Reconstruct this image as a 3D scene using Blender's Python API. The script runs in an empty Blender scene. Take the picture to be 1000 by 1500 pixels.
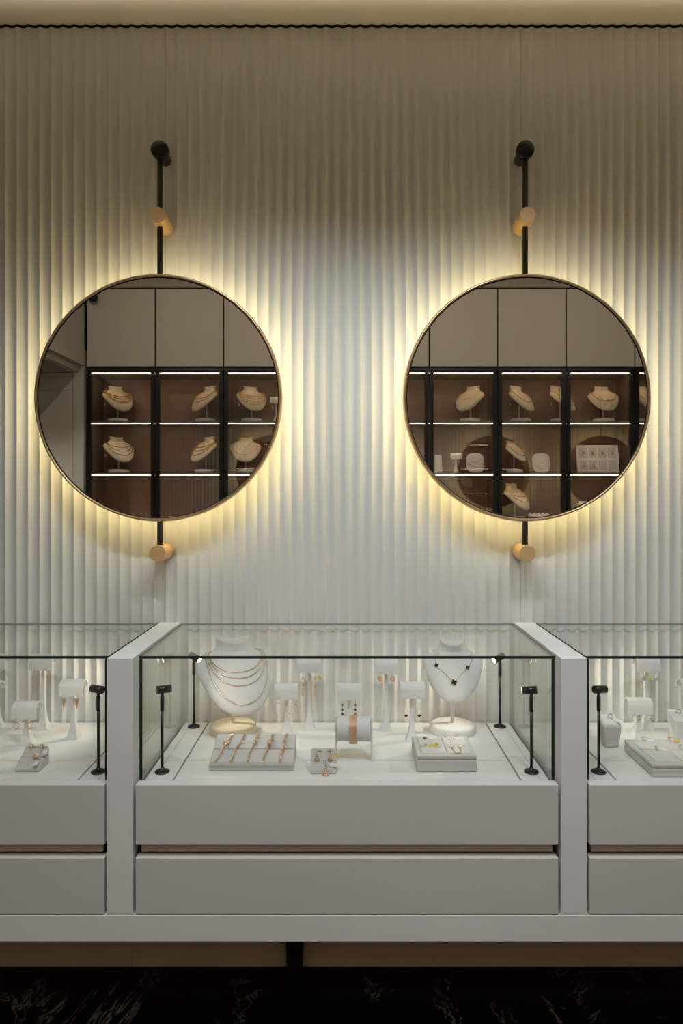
import bpy, bmesh, math, random
from mathutils import Vector, Matrix
random.seed(7)
PI = math.pi
COL = bpy.context.scene.collection
SC = bpy.context.scene

# ------------------------------------------------------------------ camera numbers (1000 x 1500 frame)
CAMZ, CAMY, FPX, CX, CY = 1.48, -2.60, 1014.0, 508.0, 726.0

# ------------------------------------------------------------------ materials
def nodes_of(name):
    m = bpy.data.materials.new(name); m.use_nodes = True
    nt = m.node_tree; nt.nodes.clear()
    out = nt.nodes.new('ShaderNodeOutputMaterial')
    return m, nt, out

def mat(name, col, rough=0.5, metal=0.0, spec=0.5, noise=0.0, nscale=40.0, bump=0.0, bscale=300.0):
    m, nt, out = nodes_of(name)
    p = nt.nodes.new('ShaderNodeBsdfPrincipled')
    p.inputs['Base Color'].default_value = (*col, 1)
    p.inputs['Roughness'].default_value = rough
    p.inputs['Metallic'].default_value = metal
    p.inputs['Specular IOR Level'].default_value = spec
    nt.links.new(p.outputs[0], out.inputs[0])
    tc = nt.nodes.new('ShaderNodeTexCoord')
    if noise > 0:
        n = nt.nodes.new('ShaderNodeTexNoise'); n.inputs['Scale'].default_value = nscale
        n.inputs['Detail'].default_value = 4
        nt.links.new(tc.outputs['Object'], n.inputs['Vector'])
        mx = nt.nodes.new('ShaderNodeMix'); mx.data_type = 'RGBA'
        mx.inputs[6].default_value = (*[c * (1 - noise) for c in col], 1)
        mx.inputs[7].default_value = (*[min(1, c * (1 + noise)) for c in col], 1)
        nt.links.new(n.outputs['Fac'], mx.inputs[0])
        nt.links.new(mx.outputs[2], p.inputs['Base Color'])
    if bump > 0:
        n2 = nt.nodes.new('ShaderNodeTexNoise'); n2.inputs['Scale'].default_value = bscale
        n2.inputs['Detail'].default_value = 3
        nt.links.new(tc.outputs['Object'], n2.inputs['Vector'])
        b = nt.nodes.new('ShaderNodeBump'); b.inputs['Strength'].default_value = bump
        b.inputs['Distance'].default_value = 0.001
        nt.links.new(n2.outputs['Fac'], b.inputs['Height'])
        nt.links.new(b.outputs[0], p.inputs['Normal'])
    return m

def emis(name, col, strength):
    m, nt, out = nodes_of(name)
    e = nt.nodes.new('ShaderNodeEmission')
    e.inputs[0].default_value = (*col, 1); e.inputs[1].default_value = strength
    nt.links.new(e.outputs[0], out.inputs[0])
    return m

def glass(name, tint, r0=0.04, gr=1.0):
    """clear pane: Schlick reflection over a tinted, unrefracted see-through"""
    m, nt, out = nodes_of(name)
    N = nt.nodes.new
    g = N('ShaderNodeNewGeometry'); d = N('ShaderNodeVectorMath'); d.operation = 'DOT_PRODUCT'
    nt.links.new(g.outputs['Normal'], d.inputs[0]); nt.links.new(g.outputs['Incoming'], d.inputs[1])
    a = N('ShaderNodeMath'); a.operation = 'ABSOLUTE'; nt.links.new(d.outputs['Value'], a.inputs[0])
    s = N('ShaderNodeMath'); s.operation = 'SUBTRACT'; s.inputs[0].default_value = 1
    nt.links.new(a.outputs[0], s.inputs[1])
    p = N('ShaderNodeMath'); p.operation = 'POWER'; p.inputs[1].default_value = 5
    nt.links.new(s.outputs[0], p.inputs[0])
    k = N('ShaderNodeMath'); k.operation = 'MULTIPLY_ADD'
    k.inputs[1].default_value = gr - r0; k.inputs[2].default_value = r0
    nt.links.new(p.outputs[0], k.inputs[0])
    t = N('ShaderNodeBsdfTransparent'); t.inputs[0].default_value = (*tint, 1)
    gl = N('ShaderNodeBsdfGlossy'); gl.inputs['Roughness'].default_value = 0.0
    gl.inputs[0].default_value = (1, 1, 1, 1)
    mx = N('ShaderNodeMixShader')
    nt.links.new(k.outputs[0], mx.inputs[0]); nt.links.new(t.outputs[0], mx.inputs[1])
    nt.links.new(gl.outputs[0], mx.inputs[2]); nt.links.new(mx.outputs[0], out.inputs[0])
    return m

def marble(name):
    m, nt, out = nodes_of(name); N = nt.nodes.new; L = nt.links.new
    tc = N('ShaderNodeTexCoord'); mp = N('ShaderNodeMapping')
    mp.inputs['Rotation'].default_value = (0, 0, 0.55); mp.inputs['Scale'].default_value = (1.0, 0.55, 1)
    L(tc.outputs['Object'], mp.inputs[0])
    n1 = N('ShaderNodeTexNoise'); n1.inputs['Scale'].default_value = 3.1; n1.inputs['Detail'].default_value = 9
    n1.inputs['Roughness'].default_value = 0.68; n1.inputs['Distortion'].default_value = 1.2
    L(mp.outputs[0], n1.inputs['Vector'])
    s = N('ShaderNodeMath'); s.operation = 'SUBTRACT'; s.inputs[1].default_value = 0.5; L(n1.outputs['Fac'], s.inputs[0])
    a = N('ShaderNodeMath'); a.operation = 'ABSOLUTE'; L(s.outputs[0], a.inputs[0])
    r = N('ShaderNodeValToRGB'); r.color_ramp.elements[0].position = 0.0; r.color_ramp.elements[0].color = (1, 1, 1, 1)
    r.color_ramp.elements[1].position = 0.012; r.color_ramp.elements[1].color = (0, 0, 0, 1); L(a.outputs[0], r.inputs[0])
    n2 = N('ShaderNodeTexNoise'); n2.inputs['Scale'].default_value = 4.0; n2.inputs['Detail'].default_value = 6
    L(tc.outputs['Object'], n2.inputs['Vector'])
    r2 = N('ShaderNodeValToRGB'); r2.color_ramp.elements[0].position = 0.50; r2.color_ramp.elements[1].position = 0.66
    L(n2.outputs['Fac'], r2.inputs[0])
    mu = N('ShaderNodeMath'); mu.operation = 'MULTIPLY'; L(r.outputs[0], mu.inputs[0]); L(r2.outputs[0], mu.inputs[1])
    mx = N('ShaderNodeMix'); mx.data_type = 'RGBA'
    mx.inputs[6].default_value = (0.0012, 0.0011, 0.001, 1); mx.inputs[7].default_value = (0.075, 0.052, 0.036, 1)
    L(mu.outputs[0], mx.inputs[0])
    p = N('ShaderNodeBsdfPrincipled'); L(mx.outputs[2], p.inputs['Base Color'])
    p.inputs['Roughness'].default_value = 0.25; p.inputs['Specular IOR Level'].default_value = 0.12
    L(p.outputs[0], out.inputs[0])
    return m

def printed(name, base, ink):
    """paper with fine printed specks"""
    m, nt, out = nodes_of(name); N = nt.nodes.new; L = nt.links.new
    tc = N('ShaderNodeTexCoord'); mp = N('ShaderNodeMapping'); mp.inputs['Scale'].default_value = (700, 700, 260)
    L(tc.outputs['Object'], mp.inputs[0])
    n1 = N('ShaderNodeTexNoise'); n1.inputs['Scale'].default_value = 1; L(mp.outputs[0], n1.inputs['Vector'])
    r = N('ShaderNodeValToRGB'); r.color_ramp.elements[0].position = 0.60; r.color_ramp.elements[0].color = (*base, 1)
    r.color_ramp.elements[1].position = 0.68; r.color_ramp.elements[1].color = (*ink, 1); L(n1.outputs['Fac'], r.inputs[0])
    p = N('ShaderNodeBsdfPrincipled'); p.inputs['Roughness'].default_value = 0.6
    L(r.outputs[0], p.inputs['Base Color']); L(p.outputs[0], out.inputs[0])
    return m

M = dict(
    wall=mat('fluted_cream', (0.745, 0.735, 0.715), 0.55, noise=0.02, nscale=6),
    seam=mat('black_gap', (0.008, 0.006, 0.004), 0.9),
    ceil=mat('ceiling_cream', (0.93, 0.87, 0.75), 0.8, noise=0.015, nscale=3),
    lac=mat('white_lacquer', (0.84, 0.835, 0.825), 0.38, noise=0.01, nscale=8, bump=0.06, bscale=900),
    drawer=mat('warm_grey_lacquer', (0.68, 0.655, 0.63), 0.36, noise=0.012, nscale=5, bump=0.05, bscale=900),
    tan=mat('taupe_board', (0.62, 0.53, 0.45), 0.5, noise=0.04, nscale=10),
    kick=mat('toe_kick_taupe', (0.62, 0.50, 0.39), 0.6, noise=0.06, nscale=8),
    deck=mat('deck_white', (0.80, 0.795, 0.775), 0.5, noise=0.012, nscale=20, bump=0.05, bscale=700),
    floor=marble('black_marble'),
    blk=mat('black_metal', (0.012, 0.012, 0.012), 0.35, 0.0, 0.5, noise=0.1),
    satin=mat('black_satin', (0.018, 0.017, 0.016), 0.28, 0.3, 0.5, noise=0.1),
    brass=mat('satin_brass', (0.88, 0.56, 0.26), 0.40, 0.30, 0.5, noise=0.04, nscale=120, bump=0.08, bscale=1500),
    rim=mat('bronze_rim', (0.62, 0.42, 0.24), 0.28, 0.9, 0.5, noise=0.05, nscale=30),
    mirror=mat('mirror_silver', (0.91, 0.87, 0.82), 0.0, 1.0),
    halo=emis('warm_led', (1.0, 0.80, 0.37), 25.0),
    cled=emis('cabinet_led', (1.0, 0.74, 0.46), 19.0),
    lens=emis('spot_lens', (1.0, 0.86, 0.62), 25.0),
    pane=glass('clear_pane', (0.985, 0.99, 0.982), 0.04, 0.58),
    door_pane=glass('smoked_pane', (0.95, 0.94, 0.93), 0.085),
    edge=mat('glass_edge_green', (0.012, 0.022, 0.016), 0.12, noise=0.2, nscale=20),
    edge2=mat('glass_edge_pale', (0.22, 0.25, 0.23), 0.2, noise=0.1, nscale=20),
    velvet=mat('cream_microfibre', (0.76, 0.76, 0.755), 0.85, noise=0.03, nscale=60, bump=0.35, bscale=900),
    cream=mat('cream_linen', (0.74, 0.66, 0.52), 0.85, noise=0.03, nscale=60, bump=0.35, bscale=900),
    greyv=mat('grey_velvet', (0.62, 0.61, 0.585), 0.9, noise=0.06, nscale=45, bump=0.4, bscale=900),
    greyl=mat('pale_grey_velvet', (0.66, 0.65, 0.63), 0.9, noise=0.04, nscale=45, bump=0.4, bscale=900),
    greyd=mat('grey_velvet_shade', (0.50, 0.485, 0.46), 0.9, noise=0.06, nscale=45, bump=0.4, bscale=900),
    rose=mat('rose_gold', (0.97, 0.66, 0.47), 0.25, 0.75, noise=0.08, nscale=200),
    gold=mat('yellow_gold', (0.82, 0.48, 0.11), 0.28, 0.50, noise=0.08, nscale=200),
    silver=mat('silver', (0.80, 0.79, 0.76), 0.22, 0.8, noise=0.08, nscale=200),
    onyx=mat('black_onyx', (0.01, 0.006, 0.005), 0.12, noise=0.2, nscale=100),
    pearl=mat('pearl_shell', (0.88, 0.78, 0.68), 0.25, noise=0.08, nscale=300),
    tagw=printed('white_tag', (0.82, 0.82, 0.80), (0.25, 0.25, 0.25)),
    tagy=printed('yellow_tag', (0.72, 0.55, 0.15), (0.35, 0.22, 0.03)),
    brown=mat('brown_leatherette', (0.25, 0.165, 0.125), 0.5, noise=0.06, nscale=12, bump=0.1, bscale=400),
    carc=mat('brown_shelf', (0.19, 0.13, 0.10), 0.45, noise=0.05, nscale=12),
    upper=mat('greige_panel', (0.58, 0.52, 0.43), 0.5, noise=0.015, nscale=5),
    frame=mat('anodised_black', (0.014, 0.015, 0.016), 0.35, 0.4, noise=0.1),
    grey=mat('passage_grey', (0.54, 0.50, 0.43), 0.6, noise=0.015, nscale=4),
    wht=mat('white_card', (0.80, 0.79, 0.77), 0.7, noise=0.02, nscale=40),
)

# ------------------------------------------------------------------ mesh builder
class MB:
    def __init__(s): s.b = bmesh.new(); s.mats = []
    def mi(s, m):
        if m not in s.mats: s.mats.append(m)
        return s.mats.index(m)
    def face(s, vs, mi, smooth=False):
        try:
            f = s.b.faces.new(vs); f.material_index = mi; f.smooth = smooth; return f
        except ValueError: return None
    def box(s, x0, x1, y0, y1, z0, z1, m, bev=0.0, seg=2, edge=None, back=None):
        if x0 > x1: x0, x1 = x1, x0
        if y0 > y1: y0, y1 = y1, y0
        mi = s.mi(m)
        co = [(x0, y0, z0), (x1, y0, z0), (x1, y1, z0), (x0, y1, z0), (x0, y0, z1), (x1, y0, z1), (x1, y1, z1), (x0, y1, z1)]
        return s.hexa(co, m, bev, seg, edge, back)
    def hexa(s, co, m, bev=0.0, seg=2, edge=None, back=None):
        mi = s.mi(m); v = [s.b.verts.new(c) for c in co]
        fs = [s.face([v[i] for i in q], mi) for q in ((3, 2, 1, 0), (4, 5, 6, 7), (0, 1, 5, 4), (1, 2, 6, 5), (2, 3, 7, 6), (3, 0, 4, 7))]
        if edge is not None:                      # ground edges of a pane: (material, face numbers: 2 front, 3 +x, 4 back, 5 -x)
            for k in edge[1]: fs[k].material_index = s.mi(edge[0])
        if back is not None: fs[4].material_index = s.mi(back)
        if bev > 0:
            es = list({e for f in fs for e in f.edges})
            r = bmesh.ops.bevel(s.b, geom=es, offset=bev, segments=seg, profile=0.5, affect='EDGES')
            for f in r['faces']: f.smooth = True
        return s
    def rings(s, rs, m, cap0=True, cap1=True, smooth=True, closed=True):
        mi = s.mi(m); vr = [[s.b.verts.new(p) for p in r] for r in rs]
        n = len(vr[0])
        for a, b in zip(vr[:-1], vr[1:]):
            for i in range(n if closed else n - 1):
                j = (i + 1) % n
                s.face([a[i], a[j], b[j], b[i]], mi, smooth)
        if cap0 and closed: s.face(list(reversed(vr[0])), mi)
        if cap1 and closed: s.face(vr[-1], mi)
        return vr
    def lathe(s, prof, m, c=(0, 0, 0), axis='z', n=32, closed_prof=False, smooth=True):
        """prof: (radius, height)"""
        def P(r, h, a):
            x, y = r * math.cos(a), r * math.sin(a)
            if axis == 'z': p = (x, y, h)
            elif axis == 'y': p = (x, h, y)
            else: p = (h, x, y)
            return (p[0] + c[0], p[1] + c[1], p[2] + c[2])
        rs = [[P(max(r, 1e-5), h, 2 * PI * i / n) for i in range(n)] for r, h in prof]
        if closed_prof: rs.append(rs[0])
        s.rings(rs, m, cap0=not closed_prof, cap1=not closed_prof, smooth=smooth)
        return s
    def cyl(s, p0, p1, r0, m, r1=None, n=16, smooth=True):
        p0, p1 = Vector(p0), Vector(p1); d = (p1 - p0).normalized()
        u = d.orthogonal().normalized(); w = d.cross(u); r1 = r0 if r1 is None else r1
        rs = [[p + (u * math.cos(2 * PI * i / n) + w * math.sin(2 * PI * i / n)) * r for i in range(n)] for p, r in ((p0, r0), (p1, r1))]
        s.rings(rs, m, smooth=smooth); return s
    def tube(s, pts, r, m, n=6, closed=False, alt=0.0):
        pts = [Vector(p) for p in pts]; N = len(pts); rs = []; u = None
        for i, p in enumerate(pts):
            if closed: d = pts[(i + 1) % N] - pts[i - 1]
            else: d = pts[min(i + 1, N - 1)] - pts[max(i - 1, 0)]
            d.normalize()
            if u is None: u = d.orthogonal().normalized()
            else:
                u = u - d * u.dot(d)
                u = d.orthogonal().normalized() if u.length < 1e-6 else u.normalized()
            w = d.cross(u); rr = r * (1 + (alt if i % 2 else -alt))
            rs.append([p + (u * math.cos(2 * PI * k / n) + w * math.sin(2 * PI * k / n)) * rr for k in range(n)])
        if closed: rs.append(rs[0])
        s.rings(rs, m, cap0=not closed, cap1=not closed)
        return s
    def torus(s, c, R, r, m, axis=(0, 1, 0), n=20, k=6, sx=1.0):
        d = Vector(axis).normalized(); u = d.orthogonal().normalized() if abs(d.z) > 0.9 else d.cross(Vector((0, 0, 1))).normalized()
        w = d.cross(u)
        s.tube([Vector(c) + u * (math.cos(2 * PI * i / n) * R * sx) + w * (math.sin(2 * PI * i / n) * R) for i in range(n)], r, m, k, True)
        return s
    def ball(s, c, r, m, n=8, sz=(1, 1, 1)):
        mi = s.mi(m); c = Vector(c); k = max(4, n // 2 + 1)
        rs = []
        for a in range(1, k):
            t = PI * a / k
            rs.append([c + Vector((math.sin(t) * math.cos(2 * PI * i / n) * sz[0], math.sin(t) * math.sin(2 * PI * i / n) * sz[1], -math.cos(t) * sz[2])) * r for i in range(n)])
        vr = s.rings(rs, m, False, False)
        b, t = s.b.verts.new(c - Vector((0, 0, r * sz[2]))), s.b.verts.new(c + Vector((0, 0, r * sz[2])))
        for i in range(n):
            j = (i + 1) % n
            s.face([b, vr[0][j], vr[0][i]], mi, True); s.face([t, vr[-1][i], vr[-1][j]], mi, True)
        return s
    def plate(s, pts, nrm, th, m):
        """flat outline pts pushed along nrm by th"""
        nrm = Vector(nrm).normalized() * th
        a = [Vector(p) for p in pts]
        s.rings([a, [p + nrm for p in a]], m, smooth=False); return s
    def build(s, name, parent=None, loc=None, rot=None):
        bmesh.ops.recalc_face_normals(s.b, faces=s.b.faces)
        me = bpy.data.meshes.new(name); s.b.to_mesh(me); s.b.free()
        for m in s.mats: me.materials.append(m)
        o = bpy.data.objects.new(name, me); COL.objects.link(o)
        if parent: o.parent = parent
        if loc: o.location = loc
        if rot: o.rotation_euler = rot
        return o

def tag(o, label, cat, group=None):
    o['label'] = label; o['category'] = cat
    if group: o['group'] = group
    elif 'group' in o: del o['group']
    return o
def thing(name, label, cat, loc, rz=0.0, group=None):
    e = bpy.data.objects.new(name, None); COL.objects.link(e)
    e.empty_display_size = 0.02
    e.location = loc; e.rotation_euler = (0, 0, rz)
    return tag(e, label, cat, group)
def struct(name, mb, parent=None):
    o = mb.build(name, parent); o['kind'] = 'structure'; return o
def copy_tree(o, parent=None):
    c = o.copy(); COL.objects.link(c); c.parent = parent
    for ch in list(o.children): copy_tree(ch, c)
    return c
def dup(o, loc, rz, label, group=None):
    c = copy_tree(o); c.location = loc; c.rotation_euler = (0, 0, rz)
    return tag(c, label, c['category'], group)

# ------------------------------------------------------------------ dimensions
XL, XR = -2.04, 3.90                    # side walls
ZC = 3.252                              # ceiling
YB = -3.36                              # wall behind the cabinets
CABY = -3.0                             # cabinet front plane
SEAM0, PITCH = -0.682, 1.333            # fluted panels
NF = 31; FL = PITCH / NF                # flutes per panel
MX = [-0.680, 0.648, 1.978, 3.31]; MZ = 1.8326    # mirror centres
IN, OUT = 0.625, 0.700                  # partitions: inner and outer side
BAY = 1.325
ZT, ZDK = 1.005, 0.6294                  # counter top, deck
YF = -0.58                              # counter front

# ------------------------------------------------------------------ the room
b = MB()
def flute_profile(xa, n):
    """points of n flutes from xa: concave flutes between narrow arrises"""
    pts = []; A = 0.0085; fl = 0.0026
    for i in range(n):
        x0 = xa + i * FL
        for k in range(11):
            t = k / 10.0; s_ = 2 * t - 1
            pts.append((x0 + fl / 2 + t * (FL - fl), A * (1 - abs(s_) ** 2.1)))
    return pts
x = SEAM0 - 2 * PITCH
mi = b.mi(M['wall'])
while x < XR:
    pts = flute_profile(x + 0.0009, NF)
    pts[0] = (x + 0.0009, pts[0][1]); pts[-1] = (x + PITCH - 0.0009, 0.0)
    pts = [p for p in pts if XL - 0.005 <= p[0] <= XR + 0.005]
    if len(pts) > 2:
        pts = [(pts[0][0], 0.016)] + pts + [(pts[-1][0], 0.016)]
        lo = [b.b.verts.new((p[0], p[1], 0.0)) for p in pts]; hi = [b.b.verts.new((p[0], p[1], ZC - 0.011)) for p in pts]
        for i in range(len(pts) - 1):
            b.face([lo[i], lo[i + 1], hi[i + 1], hi[i]], mi, True)
        g0 = [b.b.verts.new((p[0], p[1], ZC - 0.011)) for p in pts]; g1 = [b.b.verts.new((p[0], p[1], ZC - 0.0003)) for p in pts]
        for i in range(len(pts) - 1): b.face([g0[i], g0[i + 1], g1[i + 1], g1[i]], b.mi(M['seam']), True)
    x += PITCH
b.box(XL, XR, 0.016, 0.06, 0, ZC, M['seam'])
wb = struct('wall_back', b)
me = wb.data
try:
    me.set_sharp_from_angle(angle=math.radians(28))
except Exception: pass

b = MB(); b.box(-3.45, XR + 0.1, -3.5, 0.06, -0.08, 0.0, M['floor']); struct('floor', b)
b = MB(); b.box(-3.45, XR + 0.1, -3.5, 0.06, ZC, ZC + 0.08, M['ceil']); b.box(XL, XR, -3.36, -0.41, 3.10, ZC, M['ceil']); b.box(XL, XR, -0.41, -0.36, 3.10, 3.118, M['ceil']); struct('ceiling', b)
b = MB(); b.box(XR, XR + 0.08, -3.5, 0.06, 0, ZC, M['grey']); struct('wall_right', b)
b = MB()                                                  # side wall with an opening to a passage
b.box(XL - 0.14, XL, -0.95, 0.06, 0, ZC, M['grey'])
b.box(XL - 0.14, XL, -2.99, -0.95, 2.49, ZC, M['grey'])
b.box(XL - 0.10, XL - 0.04, -2.99, -0.95, 2.44, 2.49, M['grey'])
struct('wall_left', b)
b = MB()
b.box(-3.45, -3.37, -3.5, 0.06, 0, ZC, M['grey']); b.box(-3.37, XL - 0.14, -0.03, 0.06, 0, ZC, M['grey'])
b.box(-3.37, XL - 0.14, -2.98, -0.03, 2.62, 2.68, M['grey'])
struct('wall_passage', b)
b = MB(); b.box(-3.37, XR, YB - 0.08, YB, 0, ZC, M['grey']); struct('wall_front', b)
b = MB()                                                  # panelled end wall of the passage
b.box(-3.37, XL - 0.005, -3.06, -2.985, 2.44, 2.62, M['grey'])
b.box(XL - 0.085, XL - 0.005, -3.06, -2.985, 0, 2.44, M['grey'], 0.002)
b.box(-3.37, XL - 0.090, -3.06, -2.995, 0, 2.435, M['grey'])
b.box(-3.37, XL - 0.096, -2.995, -2.989, 2.30, 2.43, M['grey'], 0.002)
struct('trim_1', b)
# ------------------------------------------------------------------ counter frame
cf = thing('counter_frame', 'long white built-in counter frame under the fluted wall, holding the three glass cases', 'counter', (0, -0.29, 0))
def part(name, mb, p): return mb.build(name, p)
OFF = Matrix.Translation((0, 0.29, 0))
def cpart(name, mb):
    o = mb.build(name, cf); o.matrix_parent_inverse = Matrix.Identity(4); o.location = (0, 0.29, 0); return o
for x0 in (-OUT - BAY, -OUT, IN, IN + BAY):
    if x0 == -OUT - BAY: x0 = XL + 0.012
    b = MB(); b.box(x0, x0 + 0.075, YF, -0.002, 0.2565, ZT, M['lac'], 0.0012); cpart('partition', b)
b = MB(); b.box(XL + 0.01, 2.05, YF, -0.002, 0.177, 0.2545, M['lac'], 0.0012); cpart('bottom_rail', b)
for xa, xb in ((XL + 0.01, -0.6785), (-0.6775, 2.0)):
    b = MB(); b.box(xa, xb, -0.424, -0.40, 0.0, 0.177, M['kick']); cpart('toe_kick', b)
b = MB(); b.hexa([(-0.185, -0.462, 0), (-0.139, -0.462, 0), (-0.139, -0.43, 0), (-0.185, -0.43, 0),
                  (-0.190, -0.475, 0.177), (-0.130, -0.475, 0.177), (-0.130, -0.43, 0.177), (-0.190, -0.43, 0.177)], M['blk'], 0.001)
cpart('leg', b)

# ------------------------------------------------------------------ glass cases
def make_case(label):
    t = thing('glass_display_case', label, 'display case', (0, -0.29, 0.2565), 0)
    oy, oz = 0.29, -0.2565
    def P(name, mb, par=t):
        o = mb.build(name, par)
        if par is t: o.location = (0, oy, oz)
        return o
    w = 0.617
    b = MB(); b.box(-w, w, -0.540, -0.004, 0.262, 0.604, M['seam']); P('carcass', b)
    b = MB(); b.box(-0.517, 0.517, -0.5445, -0.004, 0.605, 0.629, M['deck'], 0.0008); P('deck', b)
    for s in (-1, 1):
        b = MB(); b.box(s * 0.5225, s * 0.5790, -0.5400, -0.004, 0.605, 0.629, M['deck'], 0.0008)
        b.box(s * 0.5800, s * 0.6050, -0.5400, -0.004, 0.605, 0.629, M['deck'], 0.0005); P('side_deck', b)
    for za, zb in ((0.460, 0.6355), (0.2575, 0.422)):
        b = MB(); b.box(-w, w, YF, -0.5460, za, zb, M['drawer'], 0.0015, 3); d = P('drawer', b)
        if za > 0.4: d['label'] = 'upper drawer front'
        else: d['label'] = 'lower drawer front'
    b = MB(); b.box(-w + 0.012, w - 0.012, -0.560, -0.546, 0.431, 0.4595, M['tan']); P('finger_recess', b)
    b = MB(); b.box(-0.617, 0.617, -0.545, -0.015, ZT - 0.009, ZT - 0.001, M['pane'], edge=(M['edge'], (2, 3, 5)), back=M['edge2']); P('top_glass', b)
    b = MB(); b.box(-0.6065, 0.6065, -0.544, -0.536, ZDK + 0.001, ZT - 0.0095, M['pane']); P('front_glass', b)
    for s in (-1, 1):
        b = MB(); b.box(s * 0.607, s * 0.616, -0.545, -0.004, 0.6365, ZT - 0.0095, M['pane'], edge=(M['edge'], (2,))); P('side_glass', b)
    return t
case = make_case('white drawer base with glass top case holding two necklace busts, between the partitions')
dup(case, (-BAY, -0.29, 0.2565), 0, 'glass case cut by the edge of the photo, holding gold earrings and a ring pad')
dup(case, (BAY, -0.29, 0.2565), 0, 'glass case holding silver earrings, ring stands and a long tray')

# ------------------------------------------------------------------ round backlit mirrors
def make_mirror(label):
    t = thing('wall_mirror', label, 'mirror', (MX[0], 0, MZ))
    R = 0.446
    b = MB(); b.lathe([(0.0, -0.106), (R - 0.0145, -0.106), (R - 0.0145, -0.102), (0.0, -0.102)], M['mirror'], axis='y', n=128, smooth=False); b.build('mirror_glass', t)
    b = MB()
    b.lathe([(R - 0.0115, -0.088), (R - 0.001, -0.088), (R, -0.090), (R, -0.098), (R - 0.0012, -0.0995), (R - 0.0012, -0.1025), (R - 0.002, -0.1115), (R - 0.0045, -0.1155), (R - 0.0085, -0.1160), (R - 0.0115, -0.1125)], M['rim'], axis='y', n=128, closed_prof=True)
    b.build('frame', t)
    b = MB(); b.lathe([(R - 0.0145, -0.0895), (R - 0.0116, -0.0895), (R - 0.0116, -0.1100), (R - 0.0145, -0.1065)], M['seam'], axis='y', n=128, closed_prof=True); b.build('shadow_gap', t)
    b = MB(); b.lathe([(0.0, -0.0915), (R - 0.012, -0.0915), (R - 0.012, -0.1015), (0.0, -0.1015)], M['blk'], axis='y', n=96, smooth=False); b.build('back_plate', t)
    b = MB(); b.lathe([(0.4135, -0.080), (0.4215, -0.080), (0.4215, -0.0895), (0.4135, -0.0895)], M['halo'], axis='y', n=96, closed_prof=True); b.build('led_strip', t)
    b = MB(); b.cyl((0, -0.081, 1.272 - MZ), (0, -0.081, 2.737 - MZ), 0.0100, M['satin'], n=20); b.build('rod', t)
    b = MB(); b.lathe([(0.022, -0.002), (0.022, -0.055), (0.030, -0.062), (0.0325, -0.070), (0.0325, -0.088), (0.030, -0.0935), (0.0, -0.095)], M['satin'], (0, 0, 2.737 - MZ), 'y', 32); b.build('end_knob', t)
    for z, l in ((2.486, 0.122), (1.272, 0.115)):
        b = MB(); b.lathe([(0.0, -0.001), (0.0295, -0.001), (0.0295, -l + 0.0015), (0.0282, -l), (0.0, -l)], M['brass'], (0, 0, z - MZ), 'y', 40, smooth=False)
        o = b.build('standoff_peg', t)
        for p in o.data.polygons: p.use_smooth = abs(p.normal.y) < 0.5
    return t
mir = make_mirror('round backlit mirror on black rod hanging beside the end of the room with the passage')
mir['label'] = 'round backlit mirror on black rod, reflecting the grey passage and cabinets of layered gold necklaces'
G = 'round backlit mirrors on the fluted wall'; mir['group'] = G
dup(mir, (MX[1], 0, MZ), 0, 'round backlit mirror on black rod, reflecting a white earring board and two other glowing circles', G)
dup(mir, (MX[2], 0, MZ), 0, 'round mirror past the frame edge, showing as the middle glowing circle in the cabinet doors', G)
dup(mir, (MX[3], 0, MZ), 0, 'round mirror past the frame edge, showing as a glowing circle behind the earring board', G)

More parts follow.
